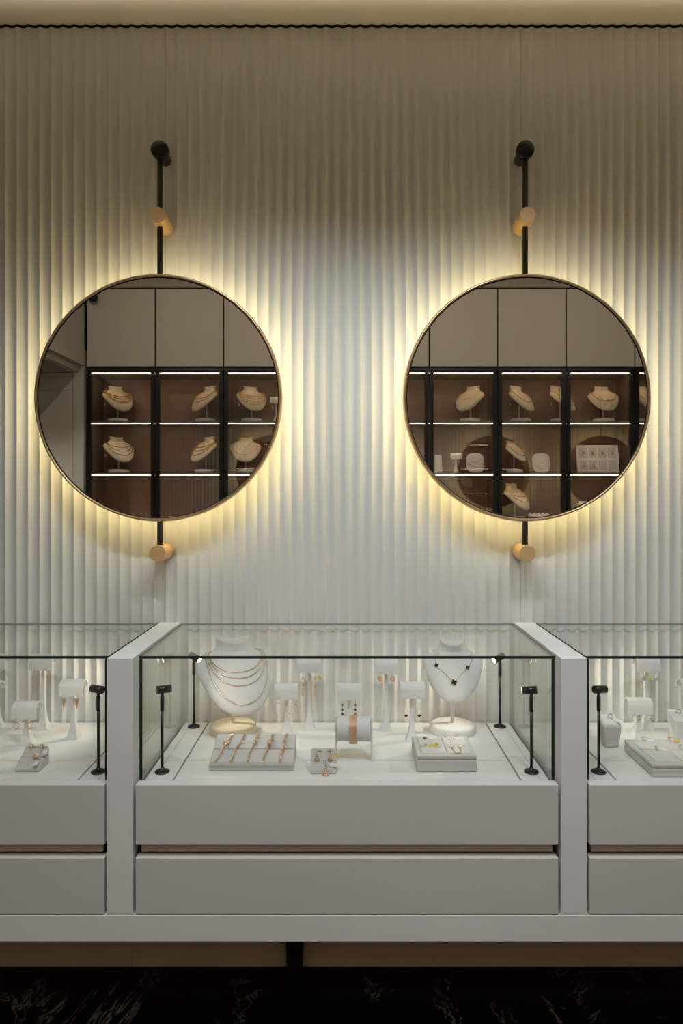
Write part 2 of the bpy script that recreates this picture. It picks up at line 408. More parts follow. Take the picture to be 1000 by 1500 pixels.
# ------------------------------------------------------------------ display cabinets opposite (seen in the mirrors)
CX0, CP = -2.027, 1.067
SHELF = [2.066, 1.660, 1.2840, 0.885]
def make_cabinet(label, x0):
    t = thing('display_cabinet', label, 'cabinet', (x0 + CP / 2, CABY - 0.18, 0), 0, 'dark glass-fronted cabinets opposite the mirrors')
    y0, y1 = 0.18, -0.175        # front and back, local
    h = CP / 2
    b = MB(); b.box(-h, h, y1, y1 + 0.012, 0.08, 2.477, M['brown']); b.build('back_panel', t)
    for s in (-1, 1):
        b = MB(); b.box(s * (h - 0.0005), s * (h - 0.016), y1 + 0.012, y0 - 0.024, 0.08, 2.477, M['carc']); b.build('side_panel', t)
    b = MB(); b.box(-h + 0.016, h - 0.016, y1 + 0.012, y0 - 0.026, 2.441, 2.477, M['carc']); b.build('top_panel', t)
    b = MB(); b.box(-h + 0.031, h - 0.031, y0 - 0.042, y0 - 0.030, 2.4378, 2.441, M['cled']); b.build('led_strip', t)
    for z in SHELF:
        b = MB(); b.box(-h + 0.016, h - 0.016, y1 + 0.012, y0 - 0.030, z - 0.018, z, M['carc'], 0.001); sh = b.build('shelf', t)
        b = MB(); b.box(-h + 0.031, h - 0.031, y0 - 0.042, y0 - 0.032, z - 0.0212, z - 0.018, M['cled']); b.build('led_strip', sh)
    for s in (-1, 1):
        b = MB(); b.box(s * (h - 0.017), s * (h - 0.027), y0 - 0.075, y0 - 0.035, 2.33, 2.375, M['blk'], 0.001); b.build('hinge', t)
    fw = 0.034; e = 0.0025                                       # two black framed doors with a pane each
    for xa, xb in ((-h, 0), (0, h)):
        b = MB(); xc = (xa + xb) / 2
        b.box(xa + e, xa + fw, y0 - 0.034, y0, 0.82, 2.474, M['frame'], 0.001); b.box(xb - fw, xb - e, y0 - 0.034, y0, 0.82, 2.474, M['frame'], 0.001)
        b.box(xa + fw, xb - fw, y0 - 0.034, y0, 2.453, 2.474, M['frame'], 0.001); b.box(xa + fw, xb - fw, y0 - 0.034, y0, 0.82, 0.846, M['frame'], 0.001)
        d = b.build('door', t)
        b = MB(); b.box(-h / 2 + fw, h / 2 - fw, -0.0015, 0.0015, -0.80, 0.80, M['door_pane']); p = b.build('glass_pane', d)
        p.location = (xc, y0 - 0.017, 1.647); p.rotation_euler = (0.011, 0, -0.036)
        b = MB(); b.box(xa + 0.003, xb - 0.003, y1, y0 - 0.002, 0.08, 0.815, M['upper'], 0.001); b.build('base_door', t)
        b = MB(); b.box(xa + 0.005, xb - 0.005, y1, y0 - 0.002, 2.488, 3.088, M['upper'], 0.001); b.build('upper_door', t)
    b = MB(); b.box(-h, h, y1 + 0.02, y0 - 0.03, 0.0, 0.08, M['blk']); b.build('plinth', t)
    b = MB(); b.box(-h, h, y1 + 0.02, y0 - 0.016, 2.477, 3.098, M['seam']); b.build('upper_carcass', t)
    return t
ordn = ['first', 'second', 'third', 'fourth', 'fifth', 'sixth', 'seventh', 'eighth', 'ninth', 'tenth']
desc = ['first two-door dark cabinet from the passage, with four busts of layered gold chains',
        'second two-door dark cabinet from the passage, with a pendant bust, cut by the mirror rim',
        'third two-door dark cabinet from the passage, with the earring card and one oval board',
        'fourth two-door dark cabinet from the passage, with the large white earring board',
        'fifth two-door dark cabinet from the passage, only a sliver showing at the mirror rim']
cab0 = None; CABX = []
for k in range(5):
    x0 = CX0 + k * CP; lb = desc[k]
    if cab0 is None: cab0 = make_cabinet(lb, x0)
    else: dup(cab0, (x0 + CP / 2, CABY - 0.18, 0), 0, lb, cab0['group'])
# a plain wall infill where the row of cabinets ends
b = MB(); b.box(CX0 + 5 * CP + 0.004, XR, YB, CABY, 0, 3.099, M['upper']); struct('trim_3', b)

# ------------------------------------------------------------------ necklace busts
SHELF = [z + 0.0004 for z in SHELF]
PR = [(0.00, .012, .006, .006), (0.02, .034, .012, .010), (0.06, .052, .019, .013), (0.14, .074, .027, .016), (0.26, .094, .034, .018), (0.40, .110, .039, .019),
      (0.54, .121, .040, .019), (0.62, .125, .037, .018), (0.68, .122, .034, .018), (0.73, .112, .032, .019), (0.77, .097, .031, .021),
      (0.81, .079, .031, .023), (0.85, .064, .033, .026), (0.89, .0560, .035, .028), (0.93, .052, .036, .029), (1.0, .0545, .037, .031)]
def lerp_prof(v):
    v = min(max(v, 0), 1)
    for (a, b_) in zip(PR[:-1], PR[1:]):
        if a[0] <= v <= b_[0]:
            t = (v - a[0]) / (b_[0] - a[0]); return [a[i] + (b_[i] - a[i]) * t for i in (1, 2, 3)]
FWD = 0.012
def bust_point(v, th, tilt, zc, sc, off=0.0):
    p = bust_raw(v, th, tilt, zc, sc)
    if off:
        e = 1e-3; dt = bust_raw(v, th + e, tilt, zc, sc) - bust_raw(v, th - e, tilt, zc, sc); dv = bust_raw(v + .004, th, tilt, zc, sc) - bust_raw(v - .004, th, tilt, zc, sc)
        p = p - dt.cross(dv).normalized() * off
    return p
def bust_raw(v, th, tilt, zc, sc, off=0.0):
    """v along the chest (0 tip .. 1 neck), th around (pi/2 = front)"""
    w, f, bk = lerp_prof(v); L = 0.27
    s, c = math.sin(th), math.cos(th)
    k = max(0.0, (v - 0.75) / 0.25)
    ve = v - (0.20 * s * k if s > 0 else 0.0)
    n = (f if s > 0 else bk) * s + 0.026 * k ** 1.5 + off * (s if s > 0 else s)
    xx = (w + off) * c
    a = (ve - 0.5) * L + off * 0.9 * min(1, max(0, (v - .60) / .1))
    return Vector((xx, math.sin(tilt) * a - math.cos(tilt) * n, (math.cos(tilt) * a + math.sin(tilt) * n))) * sc + Vector((0, -FWD * sc, zc))
def make_bust(label, tilt, zc, sc, m_form, m_base, group=None, base_r=0.083):
    t = thing('necklace_bust', label, 'necklace stand', (0, 0, 0), 0, group)
    b = MB(); n = 40; rs = []
    vs = [0, .008, .02, .035, .06, .10, .14, .20, .26, .33, .40, .47, .54, .60, .64, .67, .70, .72, .745, .765, .785, .80, .82, .845, .87, .90, .93, .965, 1.0]
    for v in vs: rs.append([bust_point(v, 2 * PI * i / n, tilt, zc, sc) for i in range(n)])
    vr = b.rings(rs, m_form, True, False)
    # rolled rim and sunken cap of the neck
    c = sum((Vector(p) for p in rs[-1]), Vector()) / n
    prev = vr[-1]
    for q, dz in ((0.955, 0.0022), (0.91, 0.0), (0.90, -0.0018), (0.5, 0.0005)):
        ring = [b.b.verts.new(c + (Vector(p) - c) * q + Vector((0, -0.3, 1)).normalized() * dz) for p in rs[-1]]
        for i in range(n): b.face([prev[i], prev[(i + 1) % n], ring[(i + 1) % n], ring[i]], b.mi(m_form), True)
        prev = ring
    b.face(prev, b.mi(m_form))
    b.build('bust_form', t)
    b = MB(); pt = min((bust_point(v_ / 50.0, -PI / 2, tilt, zc, sc) for v_ in range(5, 45)), key=lambda q: abs(q.y - 0.010)); b.cyl((0, 0.010, 0.018), (0, 0.010, pt.z + 0.010), 0.0065 * (0.7 + 0.3 * sc), m_base, n=14); b.build('pole', t)
    b = MB(); r = base_r * sc; b.lathe([(0, 0), (r * .985, 0), (r, 0.003), (r, 0.020), (r * .96, 0.026), (r * .88, 0.0285), (0, 0.0285)], m_base, n=48); b.build('base', t)
    return t
def make_necklace(bust, name, label, strands, tilt, zc, sc, m, r=0.0013, pend=None, group=None, clovers=None, tagm=None):
    """strands: list of (v_top, v_low, q)"""
    t = thing(name, label, 'necklace', bust.location, bust.rotation_euler.z, group)
    for (vt, vl, q) in strands:
        b = MB(); pts = []; N = 44
        w0 = lerp_prof(vt)[0]
        for i in range(16): q_ = i / 16.0; pts.append(bust_point(vt + (.91 - vt) * math.cos(PI / 2 * q_) ** .7, -PI / 2 * (1 - q_), tilt, zc, sc, r * 1.4 + .0053))
        for i in range(N + 1):
            ph = PI * i / N; u = w0 * math.cos(ph); v = vt - (vt - vl) * math.sin(ph) ** q
            w = lerp_prof(v)[0]; th = math.acos(max(-1, min(1, u / w)))
            pts.append(bust_point(v, th, tilt, zc, sc, r * 1.4 + .0008 + .0080 * abs(math.cos(th)) ** 5))
        for i in range(1, 17): q_ = 1 - i / 16.0; pts.append(bust_point(vt + (.91 - vt) * math.cos(PI / 2 * q_) ** .7, PI + PI / 2 * (1 - q_), tilt, zc, sc, r * 1.4 + .0053))
        fine = []
        for a, c in zip(pts[:-1], pts[1:]):
            for k in range(3): fine.append(a.lerp(c, k / 3.0))
        fine.append(pts[-1])
        b.tube(fine, r, m, 6, alt=0.28); b.build('chain', t)
        if pend == 'drop' or pend == 'disc':
            p = bust_point(vl, PI / 2, tilt, zc, sc, 0.0175); b = MB()
            if pend == 'drop':
                b.cyl(p, p + Vector((0, -0.022, -0.022)), 0.0012, m, n=6); b.ball(p + Vector((0, -0.027, -0.026)), 0.004, m)
            else: b.ball(p + Vector((0, -0.003, -0.004)), 0.0085, m, 10, (1, .5, 1))
            b.build('pendant', t)
    if tagm:
        p = bust_point(0.62, -PI / 2 + 0.9, tilt, zc, sc, 0.004); b = MB()
        q_ = p + Vector((0, 0.006, -0.045))
        b.tube([p, p.lerp(q_, .5) + Vector((.002, .004, 0)), q_], 0.0005, M['wht'], 4)
        b.box(q_.x - .006, q_.x + .006, q_.y - .0005, q_.y + .0005, q_.z - .022, q_.z, tagm); b.build('price_tag', t)
    return t

# ------------------------------------------------------------------ counter display helpers
def at_deck(px, py, z=ZDK):
    s = (py - CY) / (CAMZ - z); return ((px - CX) / s, CAMY + FPX / s, s)

def clover(b, c, r, m_in, m_rim, n=(0, -1, 0), rot=0.0):
    """four-lobed flat charm facing n"""
    n = Vector(n).normalized(); up = Vector((0, 0, 1)) if abs(n.z) < 0.9 else Vector((0, 1, 0))
    u = up.cross(n).normalized(); w = n.cross(u); c = Vector(c)
    def out(R, d):
        pts = []
        for i in range(32):
            a = 2 * PI * i / 32 + rot; f_ = (a - rot + PI / 4) % (PI / 2) - PI / 4; rr = R * (.58 * math.cos(f_) + math.sqrt(max(0, .1764 - .3364 * math.sin(f_) ** 2)))
            pts.append(c + u * math.cos(a) * rr + w * math.sin(a) * rr + n * d)
        return pts
    b.plate(out(r, 0), n, r * 0.22, m_rim); b.plate(out(r * .80, r * .22), n, r * 0.06, m_in)

def chain_links(b, pts, m, R=0.003, r=0.0008, n=8):
    pts = [Vector(p) for p in pts]; L = [0]
    for a, c in zip(pts[:-1], pts[1:]): L.append(L[-1] + (c - a).length)
    k = 0; d = 0.0; i = 0
    while d < L[-1]:
        while i < len(L) - 2 and L[i + 1] < d: i += 1
        f = (d - L[i]) / max(L[i + 1] - L[i], 1e-9); p = pts[i].lerp(pts[i + 1], f); t = (pts[i + 1] - pts[i]).normalized()
        nrm = Vector((0, -0.5, 0.8)); nrm = (nrm - t * nrm.dot(t)).normalized()
        ax = nrm if k % 2 == 0 else t.cross(nrm)
        b.torus(p, R, r, m, ax, n, 5); k += 1; d += R * 1.45

def price_tag(parent, p, d, m, w=0.010, l=0.024, nrm=(0, -.4, 1)):
    """a small card from p along d"""
    d = Vector(d).normalized(); nrm = Vector(nrm).normalized(); s = d.cross(nrm).normalized(); nrm = s.cross(d).normalized(); p = Vector(p)
    b = MB(); a = p + d * 0.008
    b.tube([p, p.lerp(a, .5) + nrm * .001, a + d * .002], 0.0004, M['wht'], 4)
    b.plate([a + s * (w / 2 - .0025), a + d * .003 + s * w / 2, a + d * l + s * w / 2, a + d * l - s * w / 2, a + d * .003 - s * w / 2, a - s * (w / 2 - .0025)], nrm, 0.0006, m)
    return b.build('price_tag', parent)

# -------- earring stands
def make_stand(H, label, loc, rz=0.0, half=0.0415):
    t = thing('earring_stand', label, 'earring stand', loc, rz)
    b = MB(); rs = []
    for z, h in ((0, .0215), (.004, .0205), (.012, .0175), (.022, .0143), (.034, .0114), (.048, .0090), (.064, .0074), (.085, .0063), (H - 0.004, .0055)):
        z = min(z, H - .004)
        rs.append([(-h, -h, z), (h, -h, z), (h, h, z), (-h, h, z)])
    b.rings(rs, M['velvet'], smooth=False); b.build('post', t)
    R = .0265; prof = [(-R, H - .053), (-R, H - R)] + [(-R * math.cos(PI * i / 14), H - R + R * math.sin(PI * i / 14)) for i in range(1, 14)] + [(R, H - R), (R, H - R - .006)]
    inn = [(-R + .003, H - .053), (-R + .003, H - R)] + [(-(R - .003) * math.cos(PI * i / 14), H - R + (R - .003) * math.sin(PI * i / 14)) for i in range(1, 14)] + [(R - .003, H - R), (R - .003, H - R - .006)]
    loop = prof + inn[::-1]
    b = MB(); b.rings([[(-half, y, z) for y, z in loop], [(half, y, z) for y, z in loop]], M['velvet'], False, False, smooth=False)
    n = len(prof)
    for s in (-half, half):
        vs = [b.b.verts.new((s, y, z)) for y, z in loop]
        for i in range(n - 1): b.face([vs[i], vs[i + 1], vs[2 * n - 2 - i], vs[2 * n - 1 - i]], b.mi(M['velvet']))
    bmesh.ops.remove_doubles(b.b, verts=b.b.verts, dist=1e-6)
    o = b.build('saddle', t); o.data.set_sharp_from_angle(angle=math.radians(40))
    for p in o.data.polygons: p.use_smooth = True
    return t

def hook(b, m): b.torus((0, 0.0005, -0.001), 0.0048, 0.0008, m, (1, 0, 0), 14, 5)
def earring(kind):
    """geometry of one earring hanging from (0,0,0); returns list of (part name, MB)"""
    out = []; b = MB(); R, G_, S = M['rose'], M['gold'], M['silver']
    if kind == 'hoop':
        hook(b, R); b.tube([(0, -.001, -.005), (0, -.001, -.014)], .0007, R, 5); out.append(('hook', b)); b = MB()
        pts = [(.021 * math.sin(2 * PI * i / 48), -.001 + .0008 * math.sin(i * 2.1), -.034 + .021 * math.cos(2 * PI * i / 48)) for i in range(48)]
        b.tube(pts, .0009, R, 5, True, .3); out.append(('hoop', b))
    elif kind == 'tassel':
        hook(b, R); b.tube([(0, -.001, -.005), (0, -.001, -.014)], .0008, R, 5); out.append(('hook', b)); b = MB()
        b.ball((0, -.002, -.018), .0048, R, 10); out.append(('bead', b)); b = MB()
        for i, dx in enumerate((-.0032, -.0011, .0011, .0032)): b.cyl((dx, -.002, -.022), (dx * 1.1, -.002, -.082 - .003 * (i % 2)), .0009, R, n=5)
        out.append(('tassel', b))
    elif kind == 'beads':
        hook(b, R); b.tube([(0, -.001, -.005), (0, -.001, -.056)], .0005, R, 5)
        out.append(('hook', b))
        for z in (-.017, -.034, -.050):
            b = MB(); b.ball((0, -.001, z), .0036, M['onyx'], 10); b.torus((0, -.001, z + .0036), .0013, .0005, R, (0, 0, 1), 8, 4); out.append(('bead', b))
    elif kind == 'sphere':
        hook(b, R); b.torus((0, -.001, -.008), .004, .0009, R, (0, 1, 0), 14, 5); out.append(('hook', b)); b = MB()
        b.torus((0, -.004, -.0165), .0082, .0022, R, (0, 1, 0), 20, 7); b.ball((0, -.006, -.0165), .0055, R, 10)
        for i in range(8): b.ball((.0085 * math.cos(PI * i / 4), -.006, -.0165 + .0085 * math.sin(PI * i / 4)), .0018, R, 6)
        out.append(('cluster', b))
    elif kind == 'clover':
        hook(b, R); b.cyl((0, -.001, -.005), (0, -.001, -.054), .00075, R, n=6); out.append(('chain', b)); b = MB()
        clover(b, (0, -.0005, -.060), .0068, M['onyx'], R, rot=PI / 4 * 0); out.append(('charm', b))
    elif kind == 'ring':
        hook(b, R); b.tube([(0, -.001, -.005), (0, -.001, -.012)], .0012, R, 5); out.append(('hook', b))
        b = MB(); b.torus((0, -.001, -.024), .0112, .0012, R, (0, 1, 0), 28, 6); b.torus((0, -.001, -.022), .0075, .001, R, (0.3, 1, 0), 22, 6); out.append(('hoop', b))
    elif kind == 'fringe':
        hook(b, R); out.append(('hook', b)); b = MB(); b.box(-.0072, .0072, -.003, -.0012, -.009, -.0065, R)
        for i in range(9):
            dx = -.0068 + .0017 * i; l = .018 + .019 * (1 - abs(i - 4) / 4.0)
            pts = [(dx * (1 - .35 * k / 8), -.002, -.009 - l * k / 8) for k in range(9)]; b.tube(pts, .0009, R, 5, alt=.25)
        out.append(('fringe', b))
    elif kind == 'longchain':
        hook(b, R); out.append(('hook', b)); b = MB()
        for i in range(19): b.ball((.0008 * math.sin(i * 1.7), -.0015, -.007 - i * .0042), .0015 if i % 4 else .0022, R, 6)
        b.tube([(0, -.0015, -.006), (0, -.0015, -.083)], .0004, R, 4); out.append(('chain', b))
    elif kind == 'cluster':
        hook(b, R); out.append(('hook', b)); b = MB(); b.torus((0, -.002, -.018), .0085, .0016, R, (0, 1, 0), 20, 6)
        for i in range(26):
            a = i * 2.4; r = .006 * math.sqrt((i % 9) / 9.0); b.ball((r * math.cos(a), -.002 + .001 * math.sin(a * 3), -.030 - .024 * i / 26 + r * math.sin(a) * .4), .0018, R, 6)
        b.tube([(0, -.002, -.026), (0, -.002, -.070)], .0005, R, 4); out.append(('drop', b))
    elif kind == 'silver_cluster':
        hook(b, S); b.torus((0, -.001, -.008), .004, .0012, S, (0, 1, 0), 14, 5); out.append(('hook', b)); b = MB()
        for i in range(22):
            a = i * 2.399; r = .0088 * math.sqrt(i / 22.0); b.ball((r * math.cos(a), -.0035, -.022 + r * math.sin(a) * 1.15), .0022, S, 6)
        out.append(('cluster', b))
    elif kind == 'silver_hoop':
        hook(b, S); out.append(('hook', b)); b = MB(); b.torus((0, -.001, -.0155), .0105, .0021, S, (.75, .66, 0), 26, 7); out.append(('hoop', b))
    return out
def hang(stand, H, kind, la, name='earring', tagm=None, tag_on=1):
    """a pair of earrings on the front edge of a stand"""
    rz = stand.rotation_euler.z; res = []
    for i, dx in enumerate((-0.0225, 0.0225)):
        off = Matrix.Rotation(rz, 3, 'Z') @ Vector((dx, -.0285, H - .0505))
        t = thing(name, la[i], 'earring', Vector(stand.location) + off, rz)
        for nm, mb in earring(kind): mb.build(nm, t)
        if tagm and i == tag_on: price_tag(t, (0.001, -.003, -.008), (0.75, -.1, -.5), tagm, .0085, .020, (0, -1, .25))
        res.append(t)
    return res

def stand_at(px, py_foot, py_top, label, kind=None, la=None, rz=0.0, tagm=None, tag_on=1):
    x, y, s = at_deck(px, py_foot); y += 0.0215
    s2 = FPX / (y - CAMY); x = (px - CX) / s2
    H = CAMZ - (py_top - CY) / s2 - ZDK
    st = make_stand(H, label, (x, y, ZDK), rz)
    if kind: hang(st, H, kind, la, tagm=tagm, tag_on=tag_on)
    return st
def pair(d, where): return ['%s, %s' % (d, where[0]), '%s, %s' % (d, where[1])]

# ---- middle case stands
stand_at(420, 1079, 1000, 'short cream earring stand behind the bracelet pad, carrying thin rose gold hoops', 'hoop',
         ['thin rose gold hoop earring nearer the layered-chain bust, on the short stand', 'thin rose gold hoop earring nearer the tall tassel stand, overlapping its own stand\'s post'])
stand_at(453, 1071, 962, 'tall cream earring stand with rose gold tassel earrings and a yellow tag', 'tassel',
         ['rose gold tassel earring without a tag on the tall stand', 'rose gold tassel earring with a yellow price tag on the tall stand'], tagm=M['tagy'])
stand_at(511, 1080, 1001, 'cream earring stand directly behind the bracelet roll', 'beads',
         ['three-bead black drop earring without a tag, behind the bracelet roll', 'three-bead black drop earring with a small white tag, behind the bracelet roll'], tagm=M['tagw'])
stand_at(565, 1072, 964, 'tall cream earring stand with round rose gold cluster earrings', 'sphere',
         ['round rose gold cluster earring on the bracelet-roll side of its tall stand', 'round rose gold cluster earring on the clover-necklace side of its tall stand'])
stand_at(603, 1087, 998, 'cream earring stand behind the box tray, with black clover drop earrings', 'clover',
         ['black clover drop earring hanging nearer the bracelet roll', 'black clover drop earring hanging nearer the clover-necklace bust'])
# ---- left case stands
stand_at(40, 1093, 1027, 'lowest cream earring stand, behind the tilted ring pad', 'ring',
         ['double-ring rose gold hoop earring nearer the photo edge, on the lowest stand', 'double-ring rose gold hoop earring under the open end of the lowest stand'], 0.0)
stand_at(64, 1070, 958, 'tall cream earring stand with long fine chain earrings, in the gold earring case', 'longchain',
         ['long fine rose gold chain earring nearer the photo edge', 'long fine rose gold chain earring nearer the fringe earring stand'])
stand_at(108, 1084, 995, 'cream earring stand beside the black case light, with fringe earrings', 'fringe',
         ['pointed rose gold fringe earring away from the black case light', 'pointed rose gold fringe earring beside the black case light'])
stand_at(-4, 1069, 957, 'tall earring stand cut by the photo edge, carrying lacy gold drops', 'cluster',
         ['lacy rose gold drop earring beyond the photo edge', 'lacy rose gold drop earring just inside the photo edge'])
stand_at(-15, 1087, 997, 'short earring stand of which only the saddle end shows at the photo edge')
# ---- right case stands
stand_at(946, 1071, 961, 'tall cream stand with silver cluster earrings and a yellow tag', 'silver_cluster',
         ['silver cluster earring with a yellow tag on the tall stand', 'silver cluster earring without a tag on the tall stand'], tagm=M['tagy'], tag_on=0)
stand_at(934, 1083, 1022, 'short cream stand with silver hoops behind the long grey tray', 'silver_hoop',
         ['small silver hoop earring nearer the ring stand with white tag', 'small silver hoop earring nearer the tall stand\'s flared foot'])
stand_at(1012, 1084, 994, 'earring stand cut by the photo edge above the warm-lit ring stand')

# ---- busts in the middle case
x, y, s = at_deck(341, 1060.6, ZDK + .0285)
TI, ZCB = math.radians(44), 0.214; FWD = 0.055
BL = make_bust('white necklace bust draped with four rose gold chains, behind the bracelet pad', TI, ZCB, 1.12, M['velvet'], M['cream'], base_r=.075); BL.location = (x, -0.100, ZDK); BL.rotation_euler = (0, 0, 0.40)
make_necklace(BL, 'necklace', 'four-strand rose gold chain necklace on the white bust', [(.80, .46, .8), (.795, .385, .8), (.785, .295, .8), (.775, .09, .8)], TI, ZCB, 1.12, M['rose'], 0.0014)
x, y, s = at_deck(661.5, 1057, ZDK + .0285)
ZCR = 0.228; TI = math.radians(36); FWD = 0.045
BR = make_bust('white necklace bust with a clover necklace, behind the box tray', TI, ZCR, 0.86, M['velvet'], M['velvet'], base_r=0.096); BR.location = (x, -0.100, ZDK); BR.rotation_euler = (0, 0, -0.10)
nk = make_necklace(BR, 'necklace', 'fine rose gold necklace with black clover charms on the white bust', [], TI, ZCR, 0.86, M['rose'])
tri = []
for (u, v) in ((-.074, .79), (-.070, .56), (-.066, .50), (0.0, .27), (.058, .50), (.078, .64), (.074, .79)):
    tri.append((u, v))
b = MB(); pts = []
for (a, c) in zip(tri[:-1], tri[1:]):
    for k in range(8):
        u, v = a[0] + (c[0] - a[0]) * k / 8, a[1] + (c[1] - a[1]) * k / 8; w = lerp_prof(v)[0]
        pts.append(bust_point(v, math.acos(max(-1, min(1, u / w))), TI, ZCR, .86, .0022))
pts = [bust_point(.80 + .10 * math.cos(PI / 2 * i / 12) ** .7, -PI / 2 - i * PI / 2 / 12, TI, ZCR, .86, .0035) for i in range(13)] + pts + [bust_point(.80 + .10 * math.sin(PI / 2 * i / 12) ** .7, -i * PI / 2 / 12, TI, ZCR, .86, .0035) for i in range(0, 13)]
b.tube(pts, .0007, M['rose'], 5, alt=.2); b.build('chain', nk)
for (u, v, r) in ((-.062, .735, .006), (-.068, .53, .0085), (0, .265, .0115), (.056, .50, .0085), (.072, .675, .0065)):
    w = lerp_prof(v)[0]; p = bust_point(v, math.acos(u / w), TI, ZCR, .86, .0035)
    b = MB(); clover(b, p, r, M['onyx'] if r > .0062 else M['pearl'], M['rose'], (u * 2.5, -1, .45), .35); b.build('charm', nk)

# ---- case spotlights
def make_spot(label, aim, H=.252, pw=2.1):
    t = thing('case_spotlight', label, 'spotlight', (0, 0, 0), 0, 'black stem lights in the glass cases')
    b = MB(); b.lathe([(0, 0), (.0225, 0), (.0228, .002), (.021, .005), (.013, .008), (.0065, .0105), (.0055, .015), (0, .016)], M['satin'], n=32); b.build('base', t)
    b = MB(); b.cyl((0, 0, .012), (0, 0, H - .055), .0042, M['satin'], n=14); b.build('stem', t)
    b = MB(); b.lathe([(.0042, H - .060), (.0062, H - .058), (.0062, H - .014), (.004, H - .011), (0, H - .010)], M['satin'], n=18); b.build('sleeve', t)
    b = MB(); b.ball((0, 0, H - .007), .0055, M['satin'], 10)
    d = Vector(aim).normalized(); c = Vector((0, 0, H + .0062))
    p0, p1 = c - d * .017, c + d * .027
    b.cyl(p0, p1, .0118, M['satin'], n=24)
    b.cyl(p1 - d * .010, p1 - d * .0085, .0121, M['blk'], n=24); hd = b.build('lamp_head', t)
    b = MB(); b.cyl(p1 - d * .0005, p1 + d * .0006, .0095, M['lens'], n=20); b.build('lens', hd)
    l = bpy.data.lights.new('case_spot_light', 'SPOT'); l.energy = pw; l.spot_size = math.radians(100); l.spot_blend = 0.6; l.color = (1, .88, .70); l.shadow_soft_size = .008
    lo = bpy.data.objects.new('lamp_beam', l); COL.objects.link(lo); lo.parent = hd; lo.location = p1 + d * .004
    lo.rotation_euler = d.to_track_quat('-Z', 'Y').to_euler()
    return t
def spot_at(px, py, label, aim, py_head, pw=2.1):
    x, y, s = at_deck(px, py); H = CAMZ - (py_head - CY) / s - ZDK - .006
    t = make_spot(label, aim, H, pw); t.location = (x, y, ZDK); return t
spot_at(237.5, 1131, 'black stem spotlight at the front corner of the middle case, near the bracelet pad', (1, .55, -.03), 1010, 1.3)
spot_at(778, 1131, 'black stem spotlight at the front corner of the middle case, near the box tray', (-1, .35, -.16), 1011, 1.3)
spot_at(284, 1064.5, 'black stem spotlight at the rear corner of the middle case, beside the layered-chain bust', (1, -.45, -.42), 962, 2.6)
spot_at(732, 1064.5, 'black stem spotlight at the rear corner of the middle case, beside the clover-necklace bust', (-1, -.35, -.38), 963, 2.6)
spot_at(144, 1131, 'black stem spotlight at the front corner of the gold earring case', (-1, .55, -.02), 1010, 1.3)
spot_at(876.5, 1131, 'black stem spotlight at the front corner of the silver jewellery case', (1, .45, -.1), 1010, 1.3)
xx = BAY - .565
for sgn, nm in ((-1, 'gold earring case'), (1, 'silver jewellery case')):
    t = make_spot('black stem spotlight in the rear corner of the %s, hidden by the partition' % nm, (sgn, -.4, -.4)); t.location = (sgn * xx, -0.04, ZDK)

# ---- bracelet pad (wedge) with five bracelets
pd = thing('bracelet_pad', 'wide grey velvet wedge pad carrying five bracelets', 'display pad', (-0.2958, -0.3965, ZDK))
hw = .130; yF, yB = -.0665, .0665
def wedge(b, hw, yF, yB, h0, h1, m, bev=.004):
    b.hexa([(-hw, yF, 0), (hw, yF, 0), (hw, yB, 0), (-hw, yB, 0), (-hw, yF, h0), (hw, yF, h0), (hw, yB, h1), (-hw, yB, h1)], m, bev, 3)
b = MB(); wedge(b, hw, yF, yB, .018, .070, M['greyv']); b.build('pad', pd)
b = MB(); sl = (.070 - .018) / (yB - yF); fy = yF + .013
b.hexa([(-hw + .002, yF - .0006, .008), (hw - .002, yF - .0006, .008), (hw - .002, fy, .012), (-hw + .002, fy, .012), (-hw + .002, yF - .0006, .0185), (hw - .002, yF - .0006, .0185), (hw - .002, fy, .018 + sl * .013 + .0012), (-hw + .002, fy, .018 + sl * .013 + .0012)], M['greyd'], .0015); b.build('front_band', pd)
def pad_z(y): return ZDK + .018 + sl * (y + .3965 - yF)
brl = ['rose gold chain bracelet with a dangling cluster of charms, nearest the black stem light', 'fine rose gold chain bracelet with a short side bar, next to the cluster one',
       'rose gold chain bracelet with one round ring charm, in the middle of the pad', 'rose gold chain bracelet with bunched leaf charms, next to the pad\'s free end', 'rose gold chain bracelet with double loops, nearest the small earring pad']
